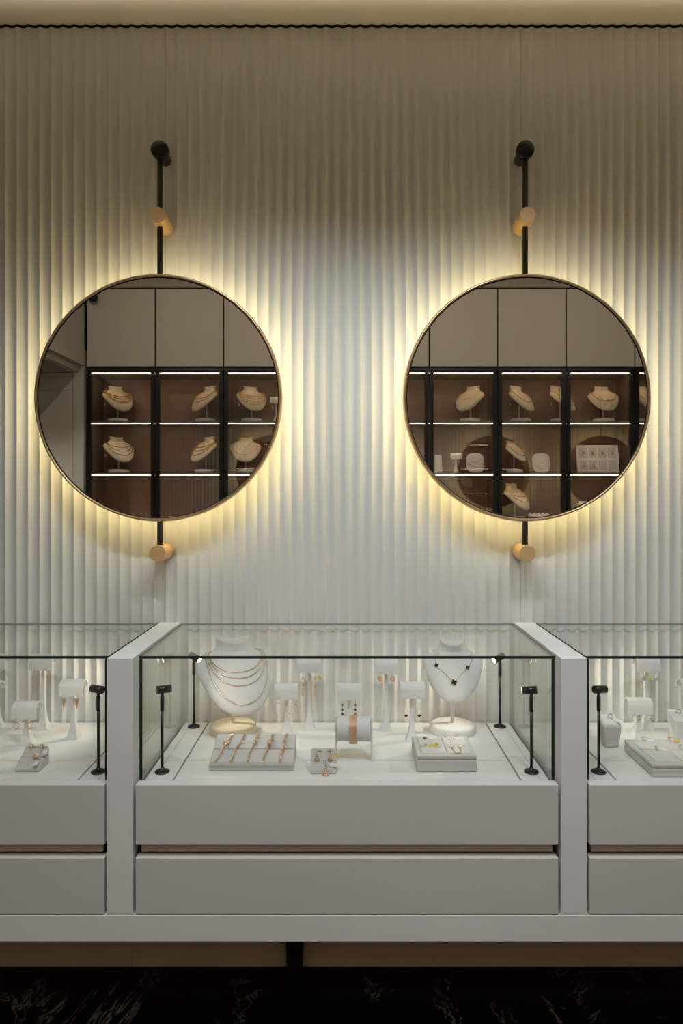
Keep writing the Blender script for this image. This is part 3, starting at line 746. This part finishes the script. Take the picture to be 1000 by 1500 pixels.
for i, (xt, xb) in enumerate(((-.372, -.408), (-.333, -.362), (-.288, -.3105), (-.2385, -.2605), (-.1965, -.207))):
    t = thing('bracelet', brl[i], 'bracelet', (xb, -.462, pad_z(-.455)), 0, 'bracelets on the grey wedge pad')
    pts = []
    for k in range(25):
        f = k / 24.0; y = -.452 + f * .117; x_ = xb + (xt - xb) * f + .002 * math.sin(f * 9 + i)
        pts.append(Vector((x_, y, pad_z(y) + .0050)) - t.location)
    b = MB(); chain_links(b, pts, M['rose'], .0036, .0010, 10)
    b.build('chain', t)
    b = MB(); pts = [p + Vector((0, -.001, .0022)) for p in pts]; m0 = pts[15]
    if i in (0, 3):
        for k in range(20): b.ball(m0 + Vector((random.uniform(-.008, .010), random.uniform(-.020, .022), .002 + random.uniform(0, .003))), random.uniform(.0024, .0040), M['rose'], 6, (1, 1, .6))
        b.tube([m0, m0 + Vector((.014, .004, .003))], .0011, M['rose'], 5)
    elif i == 1: b.tube([m0, m0 + Vector((.009, .004, .002)), m0 + Vector((.018, .002, .002))], .0013, M['rose'], 5)
    elif i == 2: b.torus(m0 + Vector((.001, 0, .003)), .0075, .0013, M['rose'], (0, -.5, .8), 18, 6); b.ball(pts[20] + Vector((.002, 0, .002)), .0045, M['rose'], 8)
    else:
        b.torus(m0 + Vector((.001, .004, .003)), .0065, .0012, M['rose'], (0, -.5, .8), 16, 6)
        for k in range(9): b.ball(pts[8 + k // 2] + Vector((random.uniform(-.007, .004), random.uniform(-.004, .004), .002)), .0028, M['rose'], 6)
    b.build('charm', t)

# ---- small easel pad with pendant set
sp = thing('earring_pad', 'small grey velvet easel pad with a drop set and yellow tags', 'display pad', (-.0715, -.462, ZDK))
b = MB(); b.hexa([(-.0405, -.0255, 0), (.0405, -.0255, 0), (.0405, .0255, 0), (-.0405, .0255, 0), (-.0405, -.0255, .010), (.0405, -.0255, .010), (.0405, .0125, .070), (-.0405, .0125, .070)], M['greyv'], .005, 3); b.build('pad', sp)
def sp_y(z): return -.0255 + (z - .010) / .060 * .038
for sx in (-.0115, .0175):
    b = MB(); z = .058; b.box(sx - .007, sx + .007, sp_y(z) - .0012, sp_y(z) + .002, z - .005, z + .005, M['greyd'], .001); b.build('slot', sp)
b = MB(); z = .036; b.box(-.039, .039, sp_y(z) - .0006, sp_y(z) + .001, z - .0008, z + .0008, M['greyd']); b.build('crease', sp)
def drop_set(label, lx, z, tagm, cat='earring', nm='drop_earring', td=(.8, -.15, -.5), sc=1.0):
    t = thing(nm, label, cat, (-.0715 + lx, -.462 + sp_y(z) - .003, ZDK + z))
    b = MB(); b.torus((0, 0, .004), .0032, .0009, M['rose'], (1, 0, 0), 12, 5); b.tube([(0, 0, .0), (0, -.005, -.006)], .0013, M['rose'], 5); b.build('hook', t)
    b = MB()
    for k in range(8): b.ball((.0038 * math.cos(PI * k / 4), -.0085, -.009 + .0038 * math.sin(PI * k / 4)), .0016, M['rose'], 6)
    b.torus((0, -.0150 * sc, -.019 * sc), .0066 * sc, .0016, M['rose'], (0, .85, .53), 18, 6); b.ball((0, -.0155 * sc, -.019 * sc), .0052 * sc, M['rose'], 10, (1, .7, 1)); b.build('drop', t)
    if tagm: price_tag(t, (.003, -.002, -.003), td, tagm, .010, .024, (0, -1, .5))
    return t
drop_set('rose gold drop earring without a tag at the top of the small easel pad', -.0215, .060, None)
drop_set('rose gold drop earring with a yellow tag at the top of the small easel pad', .0195, .060, M['tagy'])
drop_set('rose gold drop pendant with a pale tag low on the small easel pad', .0065, .030, M['tagw'], 'pendant', 'drop_pendant', (.9, -.1, -.05), 1.3)

# ---- bracelet roll
br = thing('bracelet_roll', 'pale velvet bracelet roll between two end boards, in front of the bead earring stand', 'bracelet stand', (.0225, -.365, ZDK), -0.05)
RZ, RR = .098, .0385
b = MB(); b.lathe([(0, -.054), (RR - .002, -.054), (RR, -.052), (RR, .052), (RR - .002, .054), (0, .054)], M['velvet'], (0, 0, RZ), 'x', 48); o = b.build('roll', br); o.data.set_sharp_from_angle(angle=math.radians(50))
for s in (-1, 1):
    b = MB(); b.box(s * .0545, s * .0595, -.0215, .0215, 0, RZ + RR + .004, M['velvet'], .0018, 2); b.build('end_board', br)
wb_ = thing('wide_bracelet', 'wide rose gold link bracelet wrapped round the pale roll', 'bracelet', (.0225, -.365, ZDK + RZ), -0.05)
b = MB()
for row in range(3):
    for k in range(40):
        a = 2 * PI * (k + .5 * (row % 2)) / 40; x_ = -.002 + (row - 1) * .0082
        rr = RR + .0022 + (.0055 * max(0, -math.sin(a)) ** 2)
        p = (x_, -rr * math.cos(a), rr * math.sin(a)); nrm = Vector((0, -math.cos(a), math.sin(a)))
        b.torus(p, .0036, .0013, M['rose'], nrm, 10, 5); b.ball(Vector(p) + nrm * .0008, .0018, M['rose'], 6)
b.build('link_mesh', wb_)

# ---- box trays
def box_tray(name, label, x0, x1, y0, y1, h, cols, rows):
    t = thing(name, label, 'jewellery tray', ((x0 + x1) / 2, (y0 + y1) / 2, ZDK)); hx, hy = (x1 - x0) / 2, (y1 - y0) / 2
    b = MB(); b.box(-hx, hx, -hy, hy, 0, h - .0145, M['greyv'], .004, 3); b.build('box', t)
    b = MB(); b.box(-hx + .002, hx - .002, -hy + .002, hy - .002, h - .0155, h - .0125, M['greyd']); b.build('reveal', t)
    b = MB(); b.box(-hx, hx, -hy, hy, h - .0130, h, M['greyv'], .004, 3); b.build('lid_frame', t)
    for i in range(cols):
        for j in range(rows):
            px0 = -hx + .012 + i * (2 * hx - .024) / cols; pw = (2 * hx - .024) / cols; py0 = -hy + .014 + j * (2 * hy - .026) / rows; ph = (2 * hy - .026) / rows
            b = MB(); b.box(px0 + .003, px0 + pw - .003, py0 + .002, py0 + ph - .002, h - .004, h + .0022, M['greyl'], .002, 2); b.build('insert_pad', t)
            b = MB(); b.hexa([(px0 + .005, py0 + .006, h + .001), (px0 + .0062, py0 + .006, h + .001), (px0 + .0065, py0 + ph - .010, h + .001), (px0 + .005, py0 + ph - .010, h + .001),
                              (px0 + .004, py0 + .006, h + .0024), (px0 + .0068, py0 + .006, h + .0024), (px0 + .0062, py0 + ph - .010, h + .0024), (px0 + .0052, py0 + ph - .010, h + .0024)], M['greyd']); b.build('slit', t)
    return t
TH = .0515; TZ = ZDK + TH + .0022
box_tray('jewellery_box_tray', 'grey velvet box tray of four pads, at the foot of the clover bust', .215, .400, -.472, -.296, TH, 2, 2)
def flat_clover(name, label, cat, x, y, z, r, m_in, m_rim, tagm=None, td=(1, .12, .0), group=None):
    t = thing(name, label, cat, (x, y, z), 0, group)
    b = MB(); clover(b, (0, 0, .0006), r, m_in, m_rim, (0, -.45, 1)); b.build('charm', t)
    b = MB(); b.torus((0, .001, .002), r * .5, .0007, m_rim, (1, 0, 0), 12, 5); b.build('loop', t)
    if tagm: price_tag(t, (r * .6, .001, .002), td, tagm, .012, .028, (0, -.6, 1))
    return t
def tray_px(px, py): 
    x, y, s = at_deck(px, py, TZ); return x, y
x, y = tray_px(622, 1082); flat_clover('clover_pendant', 'small gold clover pendant with a dark centre and white tag, in the tray', 'pendant', x, y, TZ, .0072, M['onyx'], M['gold'], M['tagw'])
x, y = tray_px(660.5, 1083); flat_clover('clover_pendant', 'pale rose clover pendant with a white tag, in the tray', 'pendant', x, y, TZ, .0085, M['pearl'], M['rose'], M['tagw'])
x, y = tray_px(652.5, 1077); flat_clover('clover_stud', 'pale clover stud at the back tray edge, nearer the bracelet roll', 'earring', x, y, TZ, .0075, M['pearl'], M['rose'])
x, y = tray_px(667, 1077.5); flat_clover('clover_stud', 'pale clover stud at the back tray edge, nearer the rear black stem light', 'earring', x, y, TZ, .0075, M['pearl'], M['rose'])
x, y = tray_px(623.5, 1091.5); flat_clover('clover_stud', 'gold stud at the outer end of the yellow tag in the tray', 'earring', x, y, TZ, .006, M['gold'], M['gold'], M['tagy'], (1, -.55, 0))
x, y = tray_px(639.5, 1090.5); flat_clover('clover_stud', 'gold stud past the tip of the yellow tag in the tray', 'earring', x, y, TZ, .006, M['gold'], M['gold'])
cb = thing('clover_bracelet', 'fine rose gold clover bracelet drooping across the front tray pad', 'bracelet', (*tray_px(668, 1097), TZ))
pa, pb, pc, pd_ = [Vector((*tray_px(a, c), TZ + .0015)) - cb.location for a, c in ((661, 1094.5), (674, 1094.5), (675, 1103), (667, 1104))]
b = MB(); chain_links(b, [pa, pa.lerp(pd_, .6) + Vector((0, 0, .0)), pd_, pd_.lerp(pc, .5) + Vector((0, -.002, 0)), pc, pb], M['rose'], .0016, .0006, 7); b.build('chain', cb)
for p in (pa, pb): b = MB(); clover(b, p, .0072, M['pearl'], M['rose'], (0, -.45, 1)); b.build('charm', cb)

# ---- right case: long tray, ring stands
T2H = .040; T2Z = ZDK + T2H + .0022
box_tray('jewellery_box_tray', 'long grey velvet tray with silver pieces, cut by the photo edge', .9216, 1.190, -.510, -.296, T2H, 3, 2)
def ring_obj(name, label, x, y, z, R, m, tagm=None, td=(.6, -.3, -.6), stone=None, axis=(0, 1, .3), nrm=(0, -1, .6), group=None, tw=.011, tl=.022, lift=0.0):
    t = thing(name, label, 'ring', (x, y, z), 0, group)
    b = MB(); ax = Vector(axis).normalized(); b.torus((0, 0, R * .82 + lift), R, R * .14, m, ax, 24, 7); b.torus((0, .0012, R * .82 + lift), R, R * .10, m, ax, 24, 6); b.build('band', t)
    b = MB()
    for k in range(7): b.ball((R * .55 * math.cos(k * .9), R * .22 * math.sin(k * .9), R * 1.80 + lift + R * .10 * (k % 2)), R * .24, stone or m, 7)
    b.build('setting', t)
    if tagm: price_tag(t, (R * .7, -R * .3, R * .6), td, tagm, tw, tl, nrm)
    return t
def t2(px, py): x, y, s = at_deck(px, py, T2Z); return x, y
x, y = t2(942, 1086); ring_obj('ring', 'silver ring with a white tag at the back of the long tray', x, y, T2Z, .0075, M['silver'], M['tagw'], (1, .05, -.02), nrm=(0, -.5, 1), axis=(1, .2, .5))
x, y = t2(961, 1099); ring_obj('ring', 'silver ring with a white tag in the middle of the long tray', x, y, T2Z, .007, M['silver'], M['tagw'], (1, -.25, -.02), nrm=(0, -.5, 1), axis=(1, .1, .4))
x, y = t2(980, 1087); ring_obj('ring', 'silver and gold ring with a yellow tag in the long tray', x, y, T2Z, .0075, M['silver'], M['tagy'], (1, .1, -.02), M['gold'], nrm=(0, -.5, 1), axis=(1, .2, .5))
x, y = t2(996, 1098); ring_obj('ring', 'silver ring at the very edge of the photo in the long tray', x, y, T2Z, .0075, M['silver'], None, stone=M['silver'], axis=(1, .1, .4))
def ring_stand(label, x, y, m):
    t = thing('ring_stand', label, 'ring stand', (x, y, ZDK)); b = MB()
    b.hexa([(-.024, -.023, 0), (.024, -.023, 0), (.024, .023, 0), (-.024, .023, 0), (-.031, -.030, .074), (.031, -.030, .074), (.031, .030, .098), (-.031, .030, .098)], m, .006, 3); b.build('block', t)
    b = MB(); b.hexa([(-.024, -.021, .070), (.024, -.021, .070), (.024, .022, .088), (-.024, .022, .088), (-.0255, -.0245, .0782), (.0255, -.0245, .0782), (.0255, .0245, .0975), (-.0255, .0245, .0975)], M['velvet'], .003, 2); b.build('top_pad', t)
    return t
x, y, s = at_deck(896.5, 1095); ring_stand('grey tapered ring stand beside the black stem light, ring with white tag on top', x, y + .023, M['greyv'])
ring_obj('ring', 'silver ring with a white tag on the grey tapered stand', x + .002, y + .023, ZDK + .0870, .0095, M['silver'], M['tagw'], (.55, -.7, -.16), axis=(.25, 1, .4), tw=.013, tl=.028, nrm=(-.2, -.8, 1))
x, y, s = at_deck(1000, 1086); ring_stand('warm-lit tapered ring stand behind the long tray, cut by the photo edge', x, y + .023, M['velvet'])
ring_obj('ring', 'silver ring with a white tag on the warm-lit tapered stand', x - .006, y + .023, ZDK + .0870, .0095, M['silver'], M['tagw'], (.5, -.75, -.16), axis=(.25, 1, .4), tw=.013, tl=.028, nrm=(-.2, -.8, 1))

# ---- left case: tilted ring pad
RPX, RPY = -.9845, -.4325
rp = thing('ring_pad', 'small grey velvet wedge pad with three rose gold rings, in the gold earring case', 'display pad', (RPX, RPY, ZDK))
b = MB(); wedge(b, .0375, -.0375, .0375, .010, .055, M['greyv'], .004); b.build('pad', rp)
b = MB()
def rp_z(y): return .010 + .045 * (y + .0375) / .075
b.hexa([(-.0365, -.002, rp_z(-.002) - .002), (.0365, -.002, rp_z(-.002) - .002), (.0365, .000, rp_z(0) - .002), (-.0365, .000, rp_z(0) - .002), (-.0365, -.002, rp_z(-.002) + .0006), (.0365, -.002, rp_z(-.002) + .0006), (.0365, 0, rp_z(0) + .0006), (-.0365, 0, rp_z(0) + .0006)], M['greyd']); b.build('crease', rp)
gR = 'rings on the tilted grey pad'
ring_obj('ring', 'rose gold ring without a tag on the tilted grey pad', RPX - .012, RPY + .024, ZDK + rp_z(.024) - .001, .0095, M['rose'], None, axis=(1, .15, .1), group=gR)
ring_obj('ring', 'rose gold ring with the higher of two white tags on the tilted grey pad', RPX + .021, RPY + .022, ZDK + rp_z(.022) - .001, .0095, M['rose'], M['tagw'], (.45, -.8, -.30), axis=(1, .15, .1), group=gR, tw=.015, nrm=(0, -.6, .9))
ring_obj('ring', 'rose gold ring with the lower of two white tags on the tilted grey pad', RPX + .017, RPY - .012, ZDK + rp_z(-.012) - .001, .0105, M['rose'], M['tagw'], (.1, -.9, -.28), axis=(.1, 1, .5), group=gR, tw=.013, nrm=(0, -.6, .9))

# ------------------------------------------------------------------ things on the cabinet shelves (facing the mirrors)
SV = 183.4
def cabx(px): return (px - CX) / SV
FWD = 0.012
CT, CZ = math.radians(43), 0.182
def cab_bust(px, shelf, yaw, label, nlabel, strands, m=M['gold'], r=.0022, pend=None, tagm=None, sc=1.0, y=-3.17, group='cream busts in the dark cabinets'):
    bt = make_bust(label, CT, CZ * (.6 + .4 * sc), sc, M['cream'], M['velvet'], group, .082)
    bt.location = (cabx(px), y, SHELF[shelf]); bt.rotation_euler = (0, 0, PI + yaw)
    if strands: make_necklace(bt, 'necklace', nlabel, strands, CT, CZ * (.6 + .4 * sc), sc, m, r, pend, 'necklaces in the dark cabinets', tagm=tagm)
    return bt
S3 = [(.78, .46, .8), (.77, .33, .8), (.76, .18, .8)]; S3L = [(.78, .46, .8), (.77, .36, .8), (.76, .25, .8)]; S2 = [(.78, .38, .8), (.77, .24, .8)]; S1 = [(.78, .24, .8)]
Y1 = .72
cab_bust(171, 0, -Y1, 'cream bust on the top shelf of the cabinet next to the passage', 'heavy three-strand gold necklace on the top shelf next to the passage', S3L, M['gold'], .0034, tagm=M['tagw'])
cab_bust(172.5, 1, -Y1, 'cream bust on the second shelf of the cabinet next to the passage', 'three-strand rose gold necklace on the second shelf next to the passage', S3, M['rose'], .0024, tagm=M['tagw'])
cab_bust(300, 0, Y1, 'cream bust turned to the passage on the top shelf, second cabinet', 'two-strand gold necklace on the bust turned to the passage, top shelf', S2, M['gold'], .0021, tagm=M['tagw'])
cab_bust(299, 1, Y1, 'cream bust turned to the passage on the second shelf, second cabinet', 'triple beaded dark gold necklace on the bust turned to the passage, second shelf', S3, M['gold'], .003, tagm=M['tagw'])
cab_bust(368, 0, -.42, 'cream bust on the top shelf of the third cabinet, by the left mirror rim', 'four-strand fine gold necklace on the top shelf of the third cabinet', S3L + [(.75, .15, .8)], M['gold'], .0022, tagm=M['tagw'])
cab_bust(358.5, 1, -.12, 'cream bust on the second shelf of the third cabinet, with a pendant', 'fine gold necklace with a long drop pendant on the second shelf', [(.78, .20, .6)], M['gold'], .0013, 'drop', M['tagw'])
cab_bust(689, 0, Y1, 'cream bust on the top shelf above the earring card', 'single fine gold chain on the bust above the earring card', [(.78, .36, .8)], M['gold'], .0013, tagm=M['tagw'])
cab_bust(763, 0, -Y1, 'cream bust nearer the sixth cabinet, top shelf of the seventh cabinet', 'gold choker with a small charm, the fully visible of two in the seventh cabinet', S1, M['gold'], .002, 'disc', M['tagw'])
cab_bust(823, 0, -Y1, 'cream bust half hidden by a black door frame, top shelf', 'gold chain on the bust half hidden by a black door frame', S1, M['gold'], .002, None, M['tagw'])
cab_bust(885.5, 0, 0.0, 'cream bust facing straight ahead above the white earring board', 'gold bead necklace on the bust above the white earring board', [(.78, .28, .8)], M['gold'], .0028, 'disc')
cab_bust(949, 0, -.35, 'cream bust on the top shelf cut by the right mirror rim', 'gold chain on the top-shelf bust cut by the right mirror rim', S1, M['gold'], .002)
cab_bust(948, 1, -.35, 'cream bust on the second shelf cut by the right mirror rim', 'gold chain on the second-shelf bust cut by the right mirror rim', S1, M['gold'], .002)
cab_bust(755, 1, -Y1, 'small cream bust with a dark pendant, second shelf of the seventh cabinet', 'gold chain with a round pendant on the small second-shelf bust', [(.78, .20, .7)], M['gold'], .0016, 'disc', None, .80)
cab_bust(756, 2, -Y1, 'cream bust on the third shelf, lowest one in the mirrors', 'two-strand gold necklace with a charm on the lowest bust', [(.78, .38, .8), (.76, .2, .8)], M['gold'], .0018, 'disc')

def cab_stand(px, shelf, H, label, kind, la, y=-3.13):
    st = make_stand(H, label, (cabx(px), y, SHELF[shelf]), PI)
    if kind: hang(st, H, kind, la)
    return st
cab_stand(404, 0, .200, 'tall earring stand on the top shelf by the left mirror rim', 'tassel', ['gold tassel earring on the top-shelf stand, hidden by the mirror rim', 'gold tassel earring on the top-shelf stand, beside the four-strand bust'])
cab_stand(401.5, 1, .175, 'earring stand on the second shelf by the left mirror rim', 'sphere', ['round stud on the second-shelf stand, behind the mirror rim', 'round stud on the second-shelf stand, beside the pendant bust'])
cab_stand(667, 1, .158, 'white earring stand between the earring card and oval board', 'silver_cluster', ['silver stud on the stand, nearer the oval board', 'silver stud on the stand, nearer the earring card'])
cab_stand(853.5, 2, .150, 'white earring stand low in the cabinet, below the white earring board', 'silver_hoop', ['small hoop on the low stand, nearer the mirror rim', 'small hoop on the low stand, nearer the black door frame'])

# earring card
x = cabx(642)
t = thing('earring_card', 'white standing card with two columns of pearl studs', 'display card', (x, -3.12, SHELF[1]))
b = MB(); b.hexa([(-.030, -.024, 0), (.030, -.024, 0), (.030, -.010, 0), (-.030, -.010, 0), (-.026, -.050, .145), (.026, -.050, .145), (.026, -.044, .145), (-.026, -.044, .145)], M['wht'], .001); b.build('board', t)
b = MB(); b.hexa([(-.012, -.080, 0), (.012, -.080, 0), (.012, -.076, 0), (-.012, -.076, 0), (-.012, -.052, .11), (.012, -.052, .11), (.012, -.044, .11), (-.012, -.044, .11)], M['wht']); b.build('strut', t)
for i in range(6):
    for sx in (-.012, .012):
        z = .022 + i * .021; y = -3.12 - .010 - .034 * z / .145 + .002
        o = MB(); o.ball((0, 0, 0), .0042, M['pearl'], 8); oo = o.build('pearl_stud', None, (x + sx, y, SHELF[1] + z)); tag(oo, 'pearl stud in the two columns on the standing card', 'earring', 'pearl studs on the standing card')
# oval boards with layered chains
def oval_board(px, label, nl):
    x = cabx(px); t = thing('necklace_board', label, 'display board', (x, -3.12, SHELF[1]))
    def outline(yy, k):
        pts = []
        for i in range(40):
            a = 2 * PI * i / 40; cx_, sz_ = math.cos(a), math.sin(a)
            pts.append((.070 * k * math.copysign(abs(cx_) ** .62, cx_), yy - .030 * (sz_ * .5 + .5) * 1.2, .080 + .080 * k * math.copysign(abs(sz_) ** .62, sz_)))
        return pts
    b = MB(); b.rings([outline(-.022, .97), outline(-.020, 1), outline(-.006, 1), outline(-.002, .95)], M['velvet']); b.build('board', t)
    b = MB(); b.hexa([(-.015, -.090, 0), (.015, -.090, 0), (.015, -.084, 0), (-.015, -.084, 0), (-.015, -.046, .10), (.015, -.046, .10), (.015, -.040, .10), (-.015, -.040, .10)], M['velvet']); b.build('strut', t)
    n = thing('necklace', nl, 'necklace', (x, -3.12, SHELF[1]), 0, 'layered chains on oval boards')
    for (hw_, zt, zl) in ((.055, .125, .085), (.060, .085, .055), (.060, .062, .034)):
        b = MB(); pts = [(hw_ * c_, -.002 - .036 * (zt - (zt - zl) * (1 - c_ * c_)) / .16 + .005, zt - (zt - zl) * (1 - c_ * c_)) for c_ in [k / 12.0 - 1 for k in range(25)]]
        b.tube(pts, .0011, M['gold'], 5, alt=.3); b.ball(pts[12], .0035, M['gold'], 6); b.build('chain', n)
oval_board(696, 'pale oval necklace board in the sixth cabinet, before the glowing circle', 'layered fine chains on the oval board in the sixth cabinet')
oval_board(793, 'pale oval necklace board in the seventh cabinet, beside the small bust', 'layered fine chains on the oval board in the seventh cabinet')
# white earring board with eight cards
x = cabx(876); t = thing('earring_board', 'large white standing board with eight earring cards', 'display board', (x, -3.12, SHELF[1]))
b = MB(); b.hexa([(-.168, -.030, 0), (.168, -.030, 0), (.168, -.010, 0), (-.168, -.010, 0), (-.168, -.060, .225), (.168, -.060, .225), (.168, -.050, .225), (-.168, -.050, .225)], M['wht'], .002); b.build('board', t)
b = MB(); b.hexa([(-.05, -.120, 0), (.05, -.120, 0), (.05, -.115, 0), (-.05, -.115, 0), (-.05, -.058, .15), (.05, -.058, .15), (.05, -.048, .15), (-.05, -.048, .15)], M['wht']); b.build('strut', t)
for i in range(4):
    for j in range(2):
        cx_ = -.115 + i * .0765; z0 = .022 + j * .102; yv = -.010 - .040 * z0 / .225; y2 = -.010 - .040 * (z0 + .078) / .225
        b = MB(); b.hexa([(cx_ - .030, yv - .002, z0), (cx_ + .030, yv - .002, z0), (cx_ + .030, yv + .002, z0), (cx_ - .030, yv + .002, z0), (cx_ - .030, y2 - .002, z0 + .078), (cx_ + .030, y2 - .002, z0 + .078), (cx_ + .030, y2 + .002, z0 + .078), (cx_ - .030, y2 + .002, z0 + .078)], M['greyv'], .001); b.build('insert_card', t)
        if j == 0 and i > 1: continue
        zc_ = z0 + .035
        e = thing('earring', 'gold earring on card %s of the %s row of the white board' % (ordn[i], 'upper' if j else 'lower'), 'earring', (x + cx_, -3.12 + yv + .0025 - .008, SHELF[1] + zc_), 0, 'gold earrings on the white board')
        b = MB(); b.torus((0, .002, .004), .008, .0022, M['gold'], (0, 1, 0), 16, 6); b.ball((-.006, .003, -.012), .0055, M['gold'], 8); b.ball((.008, .003, -.006), .0045, M['gold'], 8); b.ball((0, .003, .018), .004, M['gold'], 7); b.build('drop', e)
# flat tray on the third shelf
x = cabx(790); t = thing('ring_tray', 'white slotted ring tray low in the seventh cabinet', 'jewellery tray', (x, -3.12, SHELF[2]))
b = MB(); wedge(b, .085, -.06, .06, .050, .020, M['wht'], .003); b.build('tray', t)
for k in range(5):
    b = MB(); xk = -.068 + k * .034; b.hexa([(xk - .011, -.055, .044), (xk + .011, -.055, .044), (xk + .011, .056, .018), (xk - .011, .056, .018), (xk - .008, -.055, .057), (xk + .008, -.055, .057), (xk + .008, .056, .029), (xk - .008, .056, .029)], M['wht'], .002); b.build('ridge', t)
# rings on little blocks, just above the rim of the left mirror
def small_ring(px, blk, label):
    x = cabx(px); z = SHELF[2]
    if blk:
        t = thing('ring_block', 'small white block under the %s' % label.replace('gold ring on a block, ', 'ring '), 'ring stand', (x, -3.12, z), 0, 'white ring blocks on the third shelf'); b = MB(); b.box(-.013, .013, -.013, .013, 0, .030, M['wht'], .002); b.build('block', t); z += .030
    ring_obj('ring', label + ', on the third shelf', x, -3.12, z, .0115, M['gold'], None, axis=(.3, 1, .2), group='gold rings on the third shelf')
for px, blk, lb in ((174, 0, 'gold ring nearest the passage by the mirror rim'), (196, 1, 'gold ring on a block, farther from the door frame'), (208, 1, 'gold ring on a block, right beside the door frame'), (236.5, 1, 'gold ring on a block just past the black door frame'),
                    (251, 1, 'gold ring on a block, farthest from the passage'), (267.5, 0, 'gold ring standing on the bare shelf after the blocks'), (277.5, 0, 'gold ring on the bare shelf, next to last before the rim'), (291, 0, 'gold ring on the bare shelf, last before the mirror rim')):
    small_ring(px, blk, lb)
# dome camera in the corner above the first cabinet
x = (132 - CX) / 190.0
t = thing('security_camera', 'small black dome camera in the corner above the first cabinet', 'camera', (x + .03, -2.93, 3.10 - .10))
b = MB(); b.ball((0, 0, 0), .035, M['blk'], 16); b.cyl((0, 0, .02), (0, 0, .03), .03, M['blk'], n=20); b.build('dome', t)
b = MB(); b.cyl((0, 0, .03), (0, 0, .099), .012, M['blk'], n=12); b.build('ceiling_mount', t)

# ------------------------------------------------------------------ lights
def spot(x, y, z, tx, ty, tz, power, size, blend, col, rad=.006):
    l = bpy.data.lights.new('ceiling_spot', 'SPOT'); l.energy = power; l.spot_size = math.radians(size); l.spot_blend = blend; l.color = col; l.shadow_soft_size = rad
    o = bpy.data.objects.new('ceiling_spot', l); COL.objects.link(o); o.location = (x, y, z)
    o.rotation_euler = (Vector((tx, ty, tz)) - o.location).to_track_quat('-Z', 'Y').to_euler(); return o
COOL = (.80, .92, 1.0)
for x, p in ((-1.75, 8), (-.85, 8), (-.35, 38), (.05, 30), (.63, 40), (1.25, 10), (1.75, 26)):
    spot(x, -1.50, 3.085, x, -.28, .95, p, 84, .75, COOL)
for x in (-1.5, -.3, .9, 2.1):
    spot(x, -1.30, 3.085, x, -3.0, 2.25, 13, 125, .7, (1, .95, .86))          # unseen fill spots, added to brighten the cabinets
    spot(x, -2.25, 3.085, x, -2.10, 0, 30, 92, .35, (1, .97, .92))           # added fill from overhead, lifting the counter fronts; no fixtures seen
spot(-2.75, -1.75, 2.60, -2.75, -2.35, 0, 42, 110, .6, (1, .97, .90))      # extra unseen lamp, added to brighten the passage
# cove light in the step of the ceiling hung above the frame, washing the ceiling along the fluted wall
l = bpy.data.lights.new('uplight', 'AREA'); l.shape = 'RECTANGLE'; l.size = 5.3; l.size_y = .03; l.energy = 1.4; l.color = (1, .85, .62); l.spread = math.radians(27)
o = bpy.data.objects.new('cove_light', l); COL.objects.link(o)
d = Vector((0, math.cos(math.radians(31)), math.sin(math.radians(31)))); X_ = Vector((1, 0, 0)); Z_ = -d; Y_ = Z_.cross(X_)
o.matrix_world = Matrix.Translation((.9, -.385, 3.135)) @ Matrix((X_, Y_, Z_)).transposed().to_4x4()
w = bpy.data.worlds.new('World'); SC.world = w; w.use_nodes = True
w.node_tree.nodes['Background'].inputs[0].default_value = (1, .93, .82, 1); w.node_tree.nodes['Background'].inputs[1].default_value = 0.02

# ------------------------------------------------------------------ camera
cam = bpy.data.cameras.new('camera'); co = bpy.data.objects.new('camera', cam); COL.objects.link(co)
co.location = (0, CAMY, CAMZ); co.rotation_euler = (PI / 2, 0, 0)
cam.sensor_fit = 'VERTICAL'; cam.sensor_height = 36; cam.sensor_width = 24; cam.lens = FPX * 36 / 1500
cam.shift_x = -(CX - 500) / 1500; cam.shift_y = -(750 - CY) / 1500
cam.clip_start = .02
SC.camera = co
SC.view_settings.view_transform = 'Standard'; SC.view_settings.look = 'None'; SC.view_settings.gamma = 1; SC.view_settings.use_curve_mapping = False
SC.view_settings.exposure = 0.0
c = SC.cycles
c.max_bounces = 10; c.diffuse_bounces = 5; c.glossy_bounces = 6; c.transmission_bounces = 6; c.transparent_max_bounces = 24
c.caustics_reflective = False; c.caustics_refractive = False; c.sample_clamp_indirect = 6
